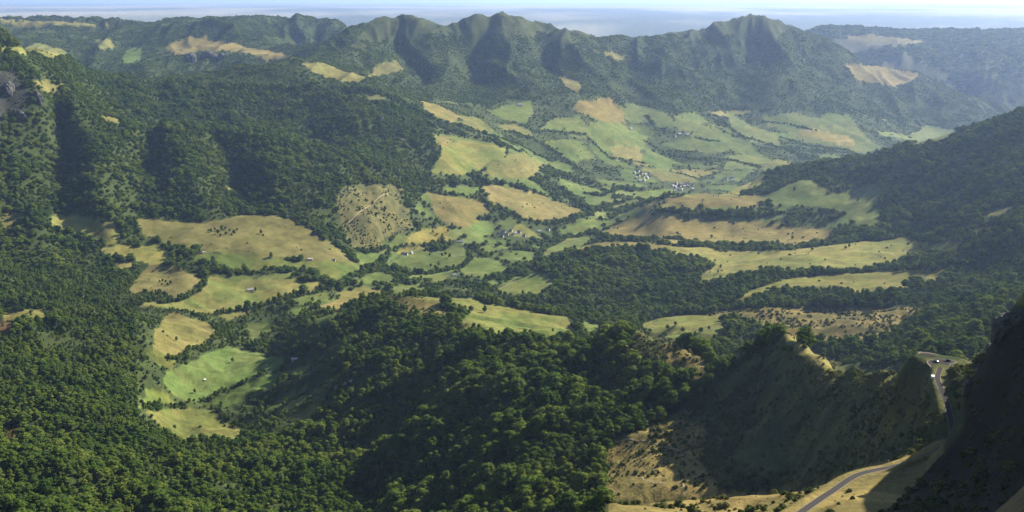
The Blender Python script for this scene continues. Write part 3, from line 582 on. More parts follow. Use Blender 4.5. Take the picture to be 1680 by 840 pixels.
def tag(o, label=None, cat=None, group=None, kind=None):
    if label: o['label'] = label
    if cat: o['category'] = cat
    if group: o['group'] = group
    if kind: o['kind'] = kind
    return o
def link(name, me, m=None, parent=None):
    o = bpy.data.objects.new(name, me); C.objects.link(o)
    if m is not None and len(me.materials) == 0: me.materials.append(m)
    if parent: o.parent = parent
    return o
def empty(name, loc, rz=0, scale=None):
    o = bpy.data.objects.new(name, None); C.objects.link(o); o.location = loc; o.rotation_euler = (0, 0, rz); o.empty_display_size = .5
    if scale: o.scale = scale
    return o
def raw_mesh(name, co, faces, smooth=False):
    me = bpy.data.meshes.new(name); co = np.asarray(co, float); faces = np.asarray(faces); k = faces.shape[1]
    me.vertices.add(len(co)); me.vertices.foreach_set('co', co.ravel())
    me.loops.add(faces.size); me.loops.foreach_set('vertex_index', faces.ravel().astype(np.int32))
    me.polygons.add(len(faces)); me.polygons.foreach_set('loop_start', np.arange(len(faces), dtype=np.int32)*k)
    if smooth: me.polygons.foreach_set('use_smooth', np.ones(len(faces), bool))
    me.update(calc_edges=True); return me

# ------------------------------------------------------------------ the ground, cut into named pieces
P3 = np.stack([GX, GY, GZ], -1)
du = np.gradient(P3, axis=1); dv = np.gradient(P3, axis=0)
NRM = np.cross(du, dv); NRM /= np.linalg.norm(NRM, axis=-1, keepdims=True)
fx, fy, fz = [(G[:-1, :-1]+G[1:, 1:])/2 for G in (GX, GY, GZ)]
fid = FID[:-1, :-1].copy(); nf = len(FIELDS); fa = fx/fy
reg = np.zeros(fid.shape, int)
NAMES = {nf+1: ('valley', 'wide green valley with scattered woods, hedges and hamlets'),
         nf+2: ('mountain', 'wooded twin-topped mountain with sharp gullies above the valley'),
         nf+3: ('mountain', 'hazy pyramid mountain with one long shaded flank beside the twin tops'),
         nf+4: ('plateau', 'wooded plateau with dry fields behind the forested ridge'),
         nf+5: ('hill', 'hazy bluish hills beyond the pyramid mountain'),
         nf+6: ('plain', 'flat hazy lowland plain reaching to the horizon'),
         nf+7: ('mountainside', 'steep beech-covered mountainside above the domed pasture'),
         nf+8: ('spur', 'grassy spur with a road pass and shaded scrub slopes'),
         nf+9: ('slope', 'dark wooded slope facing the terrace pastures'),
         nf+10: ('hillside', 'wooded lower hillside dropping into the gorge')}
reg[:] = nf+1
reg[(fy < 1560) & (fa < -.02)] = nf+10
reg[(fy < 1560) & (fa >= -.02)] = nf+8
reg[(fy > 2700) & (fy < 5300) & (fa < -.11) & (fz > 1190)] = nf+7
reg[(fy > 1300) & (fy < 4600) & (fa > .28) & (fz > 1200)] = nf+9
mm = (fy > 5150) & (fy < 12500) & (fz > 1130) & (fa > -.22)
reg[mm & (fa < .165)] = nf+2; reg[mm & (fa >= .165)] = nf+3
reg[(fy > 5300) & (fy < 13000) & (fa < -.17) & ~((fa > -.21) & (fy < 7900))] = nf+4
reg[(fy > 6900) & (fy < 13000) & (fa > .33)] = nf+5
reg[(fy >= 8600) & (fy < 13000) & (fa >= -.17) & (fa < .33)] = nf+6
reg[fy >= 12800] = nf+6
reg[fid > 0] = fid[fid > 0]
idx = np.arange(NA*NB).reshape(NB, NA)
quads = np.stack([idx[:-1, :-1], idx[:-1, 1:], idx[1:, 1:], idx[1:, :-1]], -1).reshape(-1, 4)
rf = reg.ravel(); order = np.argsort(rf, kind='stable'); bounds = np.searchsorted(rf[order], np.arange(nf+12))
co_all = P3.reshape(-1, 3); nr_all = NRM.reshape(-1, 3); cl_all = np.concatenate([COL.reshape(-1, 3), np.ones((NA*NB, 1))], 1)
for k in range(1, nf+11):
    sel = order[bounds[k]:bounds[k+1]]
    if len(sel) == 0: print('INFO empty ground piece', k, FIELDS[k-1][2] if k <= nf else NAMES[k]); continue
    qs = quads[sel]; vi, inv = np.unique(qs, return_inverse=True)
    nm, lb = (FIELDS[k-1][1], FIELDS[k-1][2]) if k <= nf else NAMES[k]
    me = raw_mesh(nm, co_all[vi], inv.reshape(-1, 4), True)
    me.attributes.new('cover', 'FLOAT_COLOR', 'POINT').data.foreach_set('color', cl_all[vi].ravel().astype(np.float32))
    me.normals_split_custom_set_from_vertices(nr_all[vi].astype(np.float32))
    tag(link(nm, me, GROUND), lb, nm, kind='structure')

# ------------------------------------------------------------------ road, pass, tracks
def ribbon(name, pts, half, m, lift, label, cat='track', jitter=0):
    pts = np.array(pts); t = np.gradient(pts[:, :2], axis=0); t /= np.linalg.norm(t, axis=1, keepdims=True)+1e-9
    nx = np.stack([-t[:, 1], t[:, 0]], 1); co = []; cols = 4
    for i, p in enumerate(pts):
        hw = half*(1+jitter*(random.random()-.5))
        for c in range(cols+1):
            q = p[:2] + nx[i]*hw*(2*c/cols-1)
            z = p[2] if len(p) > 2 else float(zat(q[0], q[1]))
            co.append((q[0], q[1], z+lift))
    fs = [(i*(cols+1)+c, i*(cols+1)+c+1, (i+1)*(cols+1)+c+1, (i+1)*(cols+1)+c) for i in range(len(pts)-1) for c in range(cols)]
    return tag(link(name, raw_mesh(name, co, fs, True), m), label, cat, kind='structure')
vr = road.copy(); ribbon('verge', vr, 2.0, GRAVEL, .10, 'pale gravel verge flanking the mountain road', 'verge', .25)
ribbon('road', road, 1.55, ASPHALT, .16, 'narrow grey mountain road climbing to the pass', 'road')
def sheet(name, pts, z, m, label, cat):
    me = bpy.data.meshes.new(name); me.from_pydata([(x, y, z) for x, y in pts], [], [list(range(len(pts)))]); me.update()
    return tag(link(name, me, m), label, cat, kind='structure')
def gxy(u, v, d): p = px3(u, v, d); return p[0], p[1]
xa, xb = PASS[0, 0], PASS[2, 0]
ap = catmull([(xa-3,680,0),(xa+6,672,0),(PASS[1,0]-8,664,0),(road[-1][0]-3.2,road[-1][1]-3,0),(road[-1][0]+3.2,road[-1][1]-3,0),(PASS[1,0]+5,659,0),(xb-4,660.5,0),(xb,664,0),(xb-4,668,0),(PASS[1,0],670,0),(xa+8,679,0),(xa,683,0)], 6)[:, :2]
cen = ap.mean(0)
sheet('pull_off', cen+(ap-cen)*1.12, pz+.12, GRAVEL, 'gravel shoulder around the road junction on the pass', 'shoulder')
sheet('junction', ap, pz+.19, ASPHALT, 'paved road junction on the crest of the pass', 'junction')
def track(pxs, half, label, m=None, lift=.35):
    c = catmull([(*pick(u, v), 0) for u, v in pxs], 14)[:, :2]; ribbon('track', c, half, m or DUST, lift, label)
track([(1004,724),(1040,722),(1075,728),(1112,738)], .8, 'trodden path along the grassy spur foot')
track([(1112,738),(1120,752),(1118,775),(1122,800)], .8, 'trodden path dropping straight down the grass slope')
track([(1045,775),(1065,790),(1100,795)], .7, 'faint sheep path in the dry grass')
track([(560,372),(585,352),(605,338),(640,318)], 1.2, 'pale track slanting up the scrubby hillside', lift=.8)
track([(798,476),(810,480),(820,474),(845,462),(872,446)], 1.8, 'pale lane crossing the shaded meadow', lift=.8)
track([(605,585),(615,575),(622,570)], 2.2, 'bare reddish bank in the wood', lift=.6)
track([(548,636),(562,630),(578,625)], 2.5, 'pale bare bank above the gorge', lift=.6)

# ------------------------------------------------------------------ tree shapes
_ico = None
def ico(sub=1):
    bm = bmesh.new(); bmesh.ops.create_icosphere(bm, subdivisions=sub, radius=1)
    v = np.array([x.co[:] for x in bm.verts]); f = np.array([[y.index for y in x.verts] for x in bm.faces]); bm.free(); return v, f
IV1, IF1 = ico(1); IV2, IF2 = ico(2)
def crown_geo(r, height, rad, base, nl, leaves, leaf, squash=.85):
    """lobes with a ragged skin of leaf clumps"""
    V, Fc, k = [], [], 0
    lobes = []
    for i in range(nl):
        t = (i+.5)/nl; zz = base+(height-base)*(.12+.80*t)
        prof = rad*(math.sin(math.pi*(.18+.74*t))**.8)
        an = i*2.4+r.uniform(-.5, .5); rr = prof*.62*(r.uniform(.55, 1.05) if i < nl-1 else .15)
        lr = rad*r.uniform(.36, .56)*(1.05-.3*t)
        lobes.append((np.array([rr*math.cos(an), rr*math.sin(an), zz]), lr))
    lobes.append((np.array([0, 0, base+(height-base)*.45]), rad*.62))
    for c, lr in lobes:
        v = IV1*lr*.86*np.array([1, 1, squash])*(1+r.uniform(-.16, .16, (len(IV1), 1)))+c
        V.append(v); Fc.append(IF1+k); k += len(v)
        for j in range(leaves):
            d = r.normal(size=3); d[2] = d[2]*.9+.25; d /= np.linalg.norm(d)
            p = c+d*lr*np.array([1, 1, squash])*r.uniform(.85, 1.12)
            nrm = d+r.normal(size=3)*.45; nrm /= np.linalg.norm(nrm)
            a = np.cross(nrm, r.normal(size=3)); a /= np.linalg.norm(a)+1e-9; b = np.cross(nrm, a)
            s1, s2 = leaf*r.uniform(.6, 1.3), leaf*r.uniform(.5, 1.1)
            q = np.array([p+a*s1, p+b*s2+nrm*.12*leaf, p-a*s1*.9, p-b*s2+nrm*.1*leaf])
            V.append(q); Fc.append(np.array([[0, 1, 2], [0, 2, 3]])+k); k += 4
    return np.concatenate(V), np.concatenate(Fc)
def tube(path, radii, seg=7):
    path = np.array(path, float); V, Fc = [], []
    for i, p in enumerate(path):
        t = path[min(i+1, len(path)-1)]-path[max(i-1, 0)]; t /= np.linalg.norm(t)
        a = np.cross(t, (.3, .9, .1)); a /= np.linalg.norm(a); b = np.cross(t, a)
        for s in range(seg):
            an = 2*math.pi*s/seg; V.append(p+radii[i]*(a*math.cos(an)+b*math.sin(an)))
    for i in range(len(path)-1):
        for s in range(seg):
            p, q = i*seg+s, i*seg+(s+1) % seg; Fc += [(p, q, q+seg), (p, q+seg, p+seg)]
    return np.array(V), np.array(Fc)
def trunk_geo(r, height, base):
    th = height*.8; Vs, Fs, k = [], [], 0
    bend = r.normal(size=2)*.25
    path = [(bend[0]*t*t, bend[1]*t*t, -1.2+(th+1.2)*t) for t in (0, .15, .4, .7, 1)]
    parts = [tube(path, [height*.034, height*.026, height*.020, height*.012, height*.004])]
    for i in range(5):
        an = i*1.3+r.uniform(0, .6); z0 = base+(height-base)*(.05+.12*i); ln = height*.22
        parts.append(tube([(0, 0, z0), (ln*.5*math.cos(an), ln*.5*math.sin(an), z0+ln*.35), (ln*math.cos(an), ln*math.sin(an), z0+ln*.8)], [height*.012, height*.008, height*.003], 5))
    for v, f in parts: Vs.append(v); Fs.append(f+k); k += len(v)
    return np.concatenate(Vs), np.concatenate(Fs)
SPEC = [(11.5, 4.7, 2.2, 9), (13.5, 4.6, 2.8, 11), (10.0, 4.9, 1.8, 8), (12.5, 4.0, 2.2, 9), (9.0, 4.0, 1.5, 8), (14.5, 5.4, 3.0, 12), (15.5, 3.3, 1.6, 11), (6.5, 3.7, .7, 7)]
tree_meshes = []; src_tree = bpy.data.collections.new('tree_stock'); src_far = bpy.data.collections.new('distant_tree_stock'); src_bush = bpy.data.collections.new('shrub_stock')
for i, (h, rad, base, nl) in enumerate(SPEC):
    r = np.random.default_rng(100+i)
    cv, cf = crown_geo(r, h, rad, base, nl, 62, .62)
    crown = raw_mesh('crown', cv, cf); crown.materials.append(LEAF)
    tv, tf = trunk_geo(r, h, base); trunk = raw_mesh('trunk', tv, tf, True); trunk.materials.append(BARK)
    tree_meshes.append((crown, trunk, h))
    me = raw_mesh('tree_stock_mesh', np.concatenate([cv, tv]), np.concatenate([cf, tf+len(cv)])); me.materials.append(LEAF); me.materials.append(BARK)
    me.polygons.foreach_set('material_index', np.r_[np.zeros(len(cf), np.int32), np.ones(len(tf), np.int32)])
    src_tree.objects.link(bpy.data.objects.new('tree_stock_%d' % i, me))
    cv, cf = crown_geo(r, h, rad*1.05, base*.4, nl, 14, 1.1)
    me = raw_mesh('distant_tree_mesh', cv, cf); me.materials.append(LEAF)
    src_far.objects.link(bpy.data.objects.new('distant_tree_%d' % i, me))
bush_meshes = []
for i in range(4):
    r = np.random.default_rng(200+i)
    cv, cf = crown_geo(r, 2.4, 1.5+.25*i, -.5, 5+i, 34, .30, .8); me = raw_mesh('foliage', cv, cf); me.materials.append(BUSHLEAF)
    bush_meshes.append(me); src_bush.objects.link(bpy.data.objects.new('shrub_stock_%d' % i, me))

# ------------------------------------------------------------------ buildings: where they stand
HOUSES = []    # u, v, length, width, wall height, turn, style, label, group
def site(u, v, l, wd, hw, rz, style, label, group=None): HOUSES.append((u, v, l, wd, hw, rz, style, label, group))
site(411, 477, 15, 8, 3.2, R(25), 'barn', 'long pale stone barn alone in the green meadow beside a dark tree')
site(509, 426, 13, 7, 2.6, R(5), 'tin', 'low pale-roofed shed between the domed pasture and the green strip')
site(334, 415, 8, 5, 2.6, R(40), 'barn', 'small stone hut by the bushes above the long green meadow')
site(548, 428, 9, 6, 2.4, R(-10), 'barn', 'little stone byre at the end of the domed pasture')
site(755, 398, 15, 8, 4.2, R(20), 'house', 'white-walled farmhouse above the wide meadow with trees')
site(664, 418, 20, 9, 3.6, R(-15), 'barn', 'long farm barn on the hedge between two green meadows')
site(675, 416, 11, 8, 4.0, R(70), 'house', 'farmhouse standing next to the long farm barn')
site(484, 590, 14, 7, 3.0, R(15), 'tin', 'pale-roofed shed among trees at the big meadow corner')
site(1510, 460, 20, 11, 4.5, R(5), 'slate', 'dark slate barn at the end of the lower terrace pasture')
site(853, 173, 22, 14, 6, R(15), 'white', 'lone white house in the meadow below the peak')
site(1035, 212, 18, 12, 6, R(40), 'white', 'pale farmhouse on the wide sunny meadow')
site(745, 453, 12, 8, 4, R(30), 'house', 'small house among trees near the tiny meadow')
for u, v in ((818,385),(826,382),(832,386),(838,380),(845,384),(852,382),(823,389),(860,388)):
    site(u, v, random.uniform(10, 15), 8, 5, R(random.uniform(-60, 60)), random.choice(['house','slate','house']), 'grey slate-roofed house of the little hamlet below the tan hillside', 'houses of the little hamlet')
site(885, 381, 16, 9, 5, R(20), 'white', 'bright house on the slope just beyond the hamlet')
site(899, 378, 12, 8, 4, R(-25), 'white', 'smaller bright house beside the one beyond the hamlet')
for u, v in ((1041,285),(1046,281),(1047,289),(1052,286),(1055,291),(1059,288),(1062,293),(1066,290),(1050,298),(1057,297),(1064,286),(1044,293)):
    site(u, v, random.uniform(12, 17), 10, 6, R(random.uniform(-70, 70)), random.choice(['house','house','slate','white']), 'grey and white house in the upper valley village', 'houses of the upper village')
for i in range(17):
    u, v = 1104+random.uniform(0, 34), 300+random.uniform(0, 16)
    site(u, v, random.uniform(11, 16), 9, 6, R(random.uniform(-70, 70)), random.choice(['house','slate','house','white']), 'grey and white house in the larger valley village', 'houses of the larger village')
for u, v in ((1186,297),(1191,295),(1201,292),(1202,298),(1163,300),(1170,292)):
    site(u, v, random.uniform(15, 20), 11, 7, R(random.uniform(-30, 30)), 'white', 'white house on the bank above the larger village', 'white houses on the bank')
for u, v in ((1115,221),(1121,218),(1128,222),(1106,224)):
    site(u, v, random.uniform(16, 22), 12, 6, R(random.uniform(-60, 60)), 'white', 'pale house in the tiny hamlet on the far valley side', 'houses of the valley side hamlet')
HP = []
for (u, v, *_r) in HOUSES: HP.append(pick(u, v))
HPa = np.array(HP)

# ------------------------------------------------------------------ where trees and shrubs grow
cam_run = np.maximum.accumulate(GE, axis=0)
def nearest(Gr, X, Y):
    i = np.clip(np.rint((X/Y-ga[0])/da_), 0, NA-1).astype(int); j = np.clip(np.rint(bgrid(Y)), 0, NB-1).astype(int); return Gr[j, i]
def scatter(d0, d1, sp, amax=.70):
    xs = np.arange(-amax*d1, amax*d1, sp); ys = np.arange(d0, d1, sp*.92)
    X, Y = np.meshgrid(xs, ys); X = X+(np.arange(len(ys)) % 2)[:, None]*sp*.5
    X = (X+rng.uniform(-.42, .42, X.shape)*sp).ravel(); Y = (Y+rng.uniform(-.42, .42, Y.shape)*sp).ravel()
    m = (np.abs(X) < amax*Y) & (Y >= d0) & (Y < d1); return X[m], Y[m]
TX, TY, TS, TW, FAR = [], [], [], [], []
for d0, d1, sp, fine in ((520, 1350, 8.4, 0), (520, 1350, 6.3, 1), (1350, 2500, 8.6, 0), (1350, 2500, 6.8, 1), (2500, 4500, 12.0, -1), (4500, 8600, 12.5, -1), (8600, 13500, 34, -1)):
    X, Y = scatter(d0, d1, sp, .70 if d1 < 2000 else .62)
    cc_ = nearest(CLS, X, Y); ok = (cc_ == 'F') | ((cc_ == 'W') & (rng.random(len(X)) < np.clip(.80+1.2*fbm(X, Y, 95, 3, 145), .35, 1))) | ((cc_ == 'w') & (rng.random(len(X)) < .5)) | (np.isin(cc_, ['g', 'y', 't']) & (rng.random(len(X)) < .03)) | ((cc_ == 'N') & (rng.random(len(X)) < .5))
    ok &= rng.random(len(X)) < np.clip(.98+.9*fbm(X, Y, 70, 2, 140), .55, 1)
    if fine >= 0: ok &= ((X < -(.17 if d0 == 520 else .29)*Y) == bool(fine))
    X, Y = X[ok], Y[ok]
    TX.append(X); TY.append(Y)
    s = np.clip((.92+.7*fbm(X, Y, 60, 3, 150))*np.exp(rng.normal(0, .26, len(X))), .38, 1.9)*(1.15 if d0 < 1300 else 1)*(.76 if fine == 1 else 1)
    if d0 == 2500: s = s*1.0
    s = np.where(np.isin(cc_[ok], ['W', 'g', 'y', 't']), s*.88, s); s = np.where(cc_[ok] == 'N', s*.45, s)
    s = np.where(cc_[ok] == 'w', s*.68, s)
    if d0 == 4500: s = s*.48
    if d0 == 8600: s = s*1.5
    TS.append(s); TW.append(s*{520: 1.22, 1350: 1.18, 2500: 1.5, 4500: 2.3, 8600: 2.6}[d0]); FAR.append(np.full(len(X), d0 >= 4500))
hx_ = HPTS[:, 0]+rng.uniform(-.8, .8, len(HPTS))*HPTS[:, 2]; hy_ = HPTS[:, 1]+rng.uniform(-.8, .8, len(HPTS))*HPTS[:, 2]
hk_ = rng.random(len(HPTS)) < .62; hx_, hy_ = hx_[hk_], hy_[hk_]; hs_ = rng.uniform(.5, 1.0, len(hx_))*np.where(hy_ < 2000, .8, 1)
TX.append(hx_); TY.append(hy_); TS.append(hs_); TW.append(hs_*1.05); FAR.append(hy_ >= 4500)
TX, TY, TS, TW, FAR = map(np.concatenate, (TX, TY, TS, TW, FAR))
keep = ~((TY < 830) & (TX > .33*TY))
np_ = np.hypot(TX-PASS[1, 0], TY-690) < 200; TS[np_] *= .45; TW[np_] *= .5
for hx, hy in HP:
    dx, dy = TX-hx, hy-TY; r_ = np.hypot(dx, dy)
    keep &= ~(r_ < 15); keep &= ~((np.abs(dx) < 12) & (dy > 0) & (dy < 55))
    keep &= ~((r_ < 75) & (rng.random(len(TX)) < .45))
TX, TY, TS, TW, FAR = TX[keep], TY[keep], TS[keep], TW[keep], FAR[keep]
TZ = zat(TX, TY)-np.where(TY > 4500, 3.5*TS, np.where(TY > 2500, 1.6*TS, .3))
TW = TW*np.where(TY > 4500, 1.22, np.where(TY > 2500, 1.22, 1.1))
def in_view(X, Y, Z, hgt, margin=0):
    a = X/Y; e = (Z+hgt-H)/Y; u, v = ae_pix(a, e); ub, vb = ae_pix(a, (Z-H)/Y)
    i = np.clip(np.rint((a-ga[0])/da_), 0, NA-1).astype(int); j = np.clip(bgrid(Y*.99), 0, NB-1).astype(int)
    return (u > 4-margin) & (u < 1676+margin) & (v > 0) & (v < 836) & ((Z+.75*hgt-H)/Y > cam_run[j, i]), u, v
def thing_tree(x, y, z, k, s, wd, rz, label, group, cat='tree', name='tree'):
    o = empty(name, (x, y, z), rz, (wd, wd, s)); tag(o, label, cat, group)
    link('crown', tree_meshes[k][0], parent=o); link('trunk', tree_meshes[k][1], parent=o)
    return o
# lone trees: base pixel, size, label, group
def lone(pxs, label, group=None, size=1.0, cat='tree', name='tree'):
    for u, v in pxs:
        x, y = pick(u, v); s = size*random.uniform(.85, 1.15)
        thing_tree(x, y, float(zat(x, y))-.3, random.randrange(6), s, s*random.uniform(.95, 1.15), random.uniform(0, 6.28), label, group, cat, name)
lone([(753,536)], 'big round tree casting a dark shadow at the edge of the hilltop meadow', size=1.5)
lone([(795,513)], 'round dense tree in the middle of the hilltop meadow', size=1.35)
lone([(773,511)], 'tall oval tree beside the round one on the hilltop meadow', size=1.4)
lone([(419,478)], 'dark tree right beside the lone stone barn', size=.95)
lone([(428,384)], 'round solitary tree high on the domed olive pasture', size=1.1)
lone([(406,400)], 'small solitary tree in the middle of the domed olive pasture', size=.7)
lone([(382,594)], 'solitary tree on the upper part of the large green meadow', size=.95)
lone([(320,645)], 'slender tree at the lower corner of the large green meadow', size=.75)
lone([(290,560)], 'dark solitary tree on the dry golden pasture', size=.85)
lone([(397,714)], 'small tree on the yellowing meadow above the lower forest', size=.75)
lone([(358,384),(364,378),(371,385),(377,380),(384,384),(370,376),(389,379),(362,388),(380,388),(353,379),(346,381)], 'tree of the small copse on the domed olive pasture', 'copse on the domed pasture', .95)
lone([(262,463),(267,461),(272,463),(280,466),(275,468),(266,469)], 'bushy tree of the clump in the dry tan field', 'clump in the dry tan field', .6)
lone([(328,415),(320,418),(313,415),(305,418),(300,413),(292,415),(285,410),(278,412),(310,422),(296,424),(284,420)], 'tree of the loose grove beside the small stone hut', 'grove beside the stone hut', .8)
lone([(738,423),(725,421),(731,418),(705,419),(707,438),(720,436),(714,440)], 'tree dotted over the wide green meadow below the farmhouse', 'trees on the wide meadow', 1.0)
lone([(882,512),(907,545),(918,549),(927,552)], 'small tree on the sunlit side of the hilltop meadow', 'small trees on the hilltop meadow', .6)
lone([(577,333),(618,353),(570,311),(600,330),(590,345),(612,335),(632,345),(585,322)], 'scattered tree on the scrubby tan hillside', 'trees on the scrubby hillside', .9)
lone([(717,386),(735,381),(710,382),(726,389)], 'tree of the small group in the pasture above the farmhouse', 'trees above the farmhouse', 1.0)
lone([(1303,314)], 'solitary tree with a long shadow on the smooth green slope', size=1.5)
lone([(1407,331)], 'solitary tree by the wood edge of the smooth green slope', size=1.2)
lone([(1218,410),(1280,412),(1333,411),(1300,392),(1167,391)], 'single tree along the upper edge of the broad terrace pasture', 'trees along the terrace edge', .9)
lone([(1387,408),(1393,406)], 'one of two dark trees standing close together on the terrace pasture', 'pair of trees on the terrace', .95)
lone([(1173,429),(1182,440),(1165,432),(1178,448)], 'tree of the small row at the tip of the broad terrace pasture', 'trees at the terrace tip', .8)
lone([(1333,512),(1355,514),(1373,515),(1403,512)], 'dark tree on the upper edge of the rough heath', 'trees on the heath edge', .85)
lone([(1283,545),(1172,555),(1187,549),(1150,545),(1163,540),(1120,545),(1095,540),(1140,553),(1108,533)], 'small tree dotted over the olive meadow and heath', 'trees on the olive meadow', .9)
lone([(1510,406),(1490,402)], 'tree standing out on the dry end of the broad terrace pasture', 'trees at the dry terrace end', 1.0)
lone([(1548,450)], 'tree by the lane at the end of the lower terrace pasture', size=1.0)
n_lone = len([o for o in C.objects if o.name.split('.')[0] == 'tree'])
# the largest trees of the woods in view become trees of their own
vis, pu, pv = in_view(TX, TY, TZ, TS*11)
score = np.where(vis & (TY < 2600), TS*11/TY, 0)
top = np.argsort(-score)[:max(0, 296-n_lone)]
ind = np.zeros(len(TX), bool); ind[top] = True
def wood_label(x, y, lefty):
    ring = [str(nearest(CLS, np.array([x+26*math.cos(t)]), np.array([y+26*math.sin(t)]))[0]) for t in np.arange(0, 6.28, .52)]
    if lefty:
        if any(c in 'YGMw' for c in ring): return 'leafy tree on the hillside wood edge beside the gorge meadows', 'trees on the gorge meadow edge'
        if 'K' in ring: return 'young tree beside a bracken clearing in the hillside wood', 'trees by the bracken clearings'
        return 'sunlit leafy beech inside the wood on the lower hillside above the gorge', 'beeches on the lower hillside'
    if any(c in 'SL' for c in ring): return 'leafy tree on the wood edge against the golden grass of the spur', 'trees on the spur grass edge'
    if y > 1150: return 'leafy beech high in the dark wood, up towards the round grassy knoll', 'beeches towards the knoll'
    return 'leafy beech deep in the dark shadowed wood below the grassy spur', 'beeches below the spur'
for k in top:
    x, y = TX[k], TY[k]; lefty = x < -.16*y
    thing_tree(x, y, TZ[k], int(rng.integers(0, 8)), TS[k], TW[k], rng.uniform(0, 6.28),
               *wood_label(x, y, lefty))
print('INFO trees', len(TX), 'lone', n_lone, 'individual', len(top), 'max d of individual', TY[top].max())

def instancer(name, X, Y, Z, S, W_, coll, nvar, label, cat):
    me = bpy.data.meshes.new(name); nn = len(X)
    me.vertices.add(nn); me.vertices.foreach_set('co', np.stack([X, Y, Z], -1).ravel())
    me.attributes.new('size', 'FLOAT_VECTOR', 'POINT').data.foreach_set('vector', np.stack([W_, W_, S], -1).ravel().astype(np.float32))
    tl = rng.normal(0, .05, (2, nn))
    me.attributes.new('turn', 'FLOAT_VECTOR', 'POINT').data.foreach_set('vector', np.stack([tl[0], tl[1], rng.uniform(0, 6.283, nn)], -1).ravel().astype(np.float32))
    me.attributes.new('pick', 'INT', 'POINT').data.foreach_set('value', rng.integers(0, nvar, nn).astype(np.int32))
    o = link(name, me); tag(o, label, cat, kind='stuff')
    ng = bpy.data.node_groups.new(name+'_growth', 'GeometryNodeTree'); N, K = ng.nodes, ng.links
    ng.interface.new_socket('Geometry', in_out='INPUT', socket_type='NodeSocketGeometry'); ng.interface.new_socket('Geometry', in_out='OUTPUT', socket_type='NodeSocketGeometry')
    gi, go = N.new('NodeGroupInput'), N.new('NodeGroupOutput'); ip = N.new('GeometryNodeInstanceOnPoints'); ci = N.new('GeometryNodeCollectionInfo')
    ci.inputs['Collection'].default_value = coll; ci.inputs['Separate Children'].default_value = True; ci.inputs['Reset Children'].default_value = True
    ip.inputs['Pick Instance'].default_value = True
    for an, ty, sk in (('size', 'FLOAT_VECTOR', 'Scale'), ('turn', 'FLOAT_VECTOR', 'Rotation'), ('pick', 'INT', 'Instance Index')):
        na = N.new('GeometryNodeInputNamedAttribute'); na.data_type = ty; na.inputs['Name'].default_value = an
        K.new([s for s in na.outputs if s.enabled and s.name == 'Attribute'][0], ip.inputs[sk])
    K.new(gi.outputs[0], ip.inputs['Points']); K.new(ci.outputs[0], ip.inputs['Instance']); K.new(ip.outputs[0], go.inputs[0])
    o.modifiers.new('growth', 'NODES').node_group = ng
    return o
a_ = TX/TY; hillp = project([(868,452),(905,425),(960,404),(1100,405),(1165,418),(1150,445),(1120,520),(980,520),(900,500)])
WOODS = np.zeros(len(TX), int)
WOODS[:] = 6
WOODS[(TY < 1750) & (a_ < -.16)] = 0
WOODS[(TY < 1900) & (a_ >= -.16) & (a_ < .33)] = 1
WOODS[(TY >= 2650) & (TY < 5300) & (a_ < -.11) & (TZ > 1180)] = 2
WOODS[(TY >= 1750) & (TY < 2900) & (a_ < -.33)] = 3
WOODS[(TY < 4600) & (a_ > .28) & (TZ > 1180) & (TY > 700)] = 4
WOODS[inside(hillp, TX, TY) & (TY > 2000)] = 5
WOODS[(TY >= 5150) & (TZ > 1060)] = 7
WOODS[(TY >= 5300) & (a_ < -.19)] = 8
WL = ['dense sunlit beech wood covering the lower hillside above the gorge', 'dark shadowed beech wood filling the slopes below the grassy spur',
      'beech forest covering the whole steep mountainside', 'dark forest blocks on the benches beside the domed pasture',
      'dusky woods on the slope above the terrace pastures', 'dense wood on the flank of the rounded hill',
      'hedgerow trees and copses scattered over the valley floor', 'hazy bluish forest on the gullied mountains', 'hazy woods on the distant plateau']
for k, lb in enumerate(WL):
    m = (WOODS == k) & ~ind
    for far in (False, True):
        mm = m & (FAR == far)
        if mm.sum() > 30 and (not far or k in (6, 7, 8, 2)):
            if far and k in (2, 6):      # same wood, its distant end
                lb2 = 'tail of the mountainside forest beyond the clearing' if k == 2 else 'copses and hedges around the distant valley farms'
            else: lb2 = lb
            instancer('forest', TX[mm], TY[mm], TZ[mm], TS[mm], TW[mm], src_far if far else src_tree, 8, lb2, 'forest')

# shrubs on the spur and the heaths
SX, SY = scatter(330, 1350, 2.4, .62); SX2, SY2 = scatter(1350, 4200, 8.5, .56)
SX, SY = np.r_[SX, SX2], np.r_[SY, SY2]
cs = nearest(CLS, SX, SY); dens = np.zeros(len(SX))
nz = fbm(SX, SY, 42, 3, 160); nz2 = fbm(SX, SY, 150, 2, 170)
fl = (SY < 900) & (SX/SY < .43)
dens[cs == 'S'] = (np.clip(.42+1.0*nz+.35*nz2, .06, .9)*np.where((SX/SY < .2) & (SY > 600), .45, 1))[cs == 'S']
crest = (cs == 'S') & (SY > 900); dens[crest] = np.clip(.35+1.1*nz, .04, .9)[crest]
verge_ = np.full(len(SX), 1e9)
for p in road[::3]: verge_ = np.minimum(verge_, np.hypot(SX-p[0], SY-p[1]))
for p in PASS: verge_ = np.minimum(verge_, np.hypot(SX-p[0], SY-p[1])-7)
lowg = (verge_ < 45) & (SY < 560)
dens[cs == 'H'] = np.clip(.35+1.3*nz, .03, .85)[cs == 'H']
dens[cs == 'K'] = .5; dens[cs == 'D'] = .25; dens[cs == 'R'] = .3; dens[cs == 'T'] = .012; dens[cs == 'O'] = .010; dens[cs == 'L'] = np.clip(.12+.8*nz, .02, .5)[cs == 'L']; dens[cs == 'Y'] = .015; dens[cs == 'N'] = .0
dens[lowg] *= .4; dens[verge_ < 5.5] = 0
kp = rng.random(len(SX)) < dens; SX, SY, cs = SX[kp], SY[kp], cs[kp]
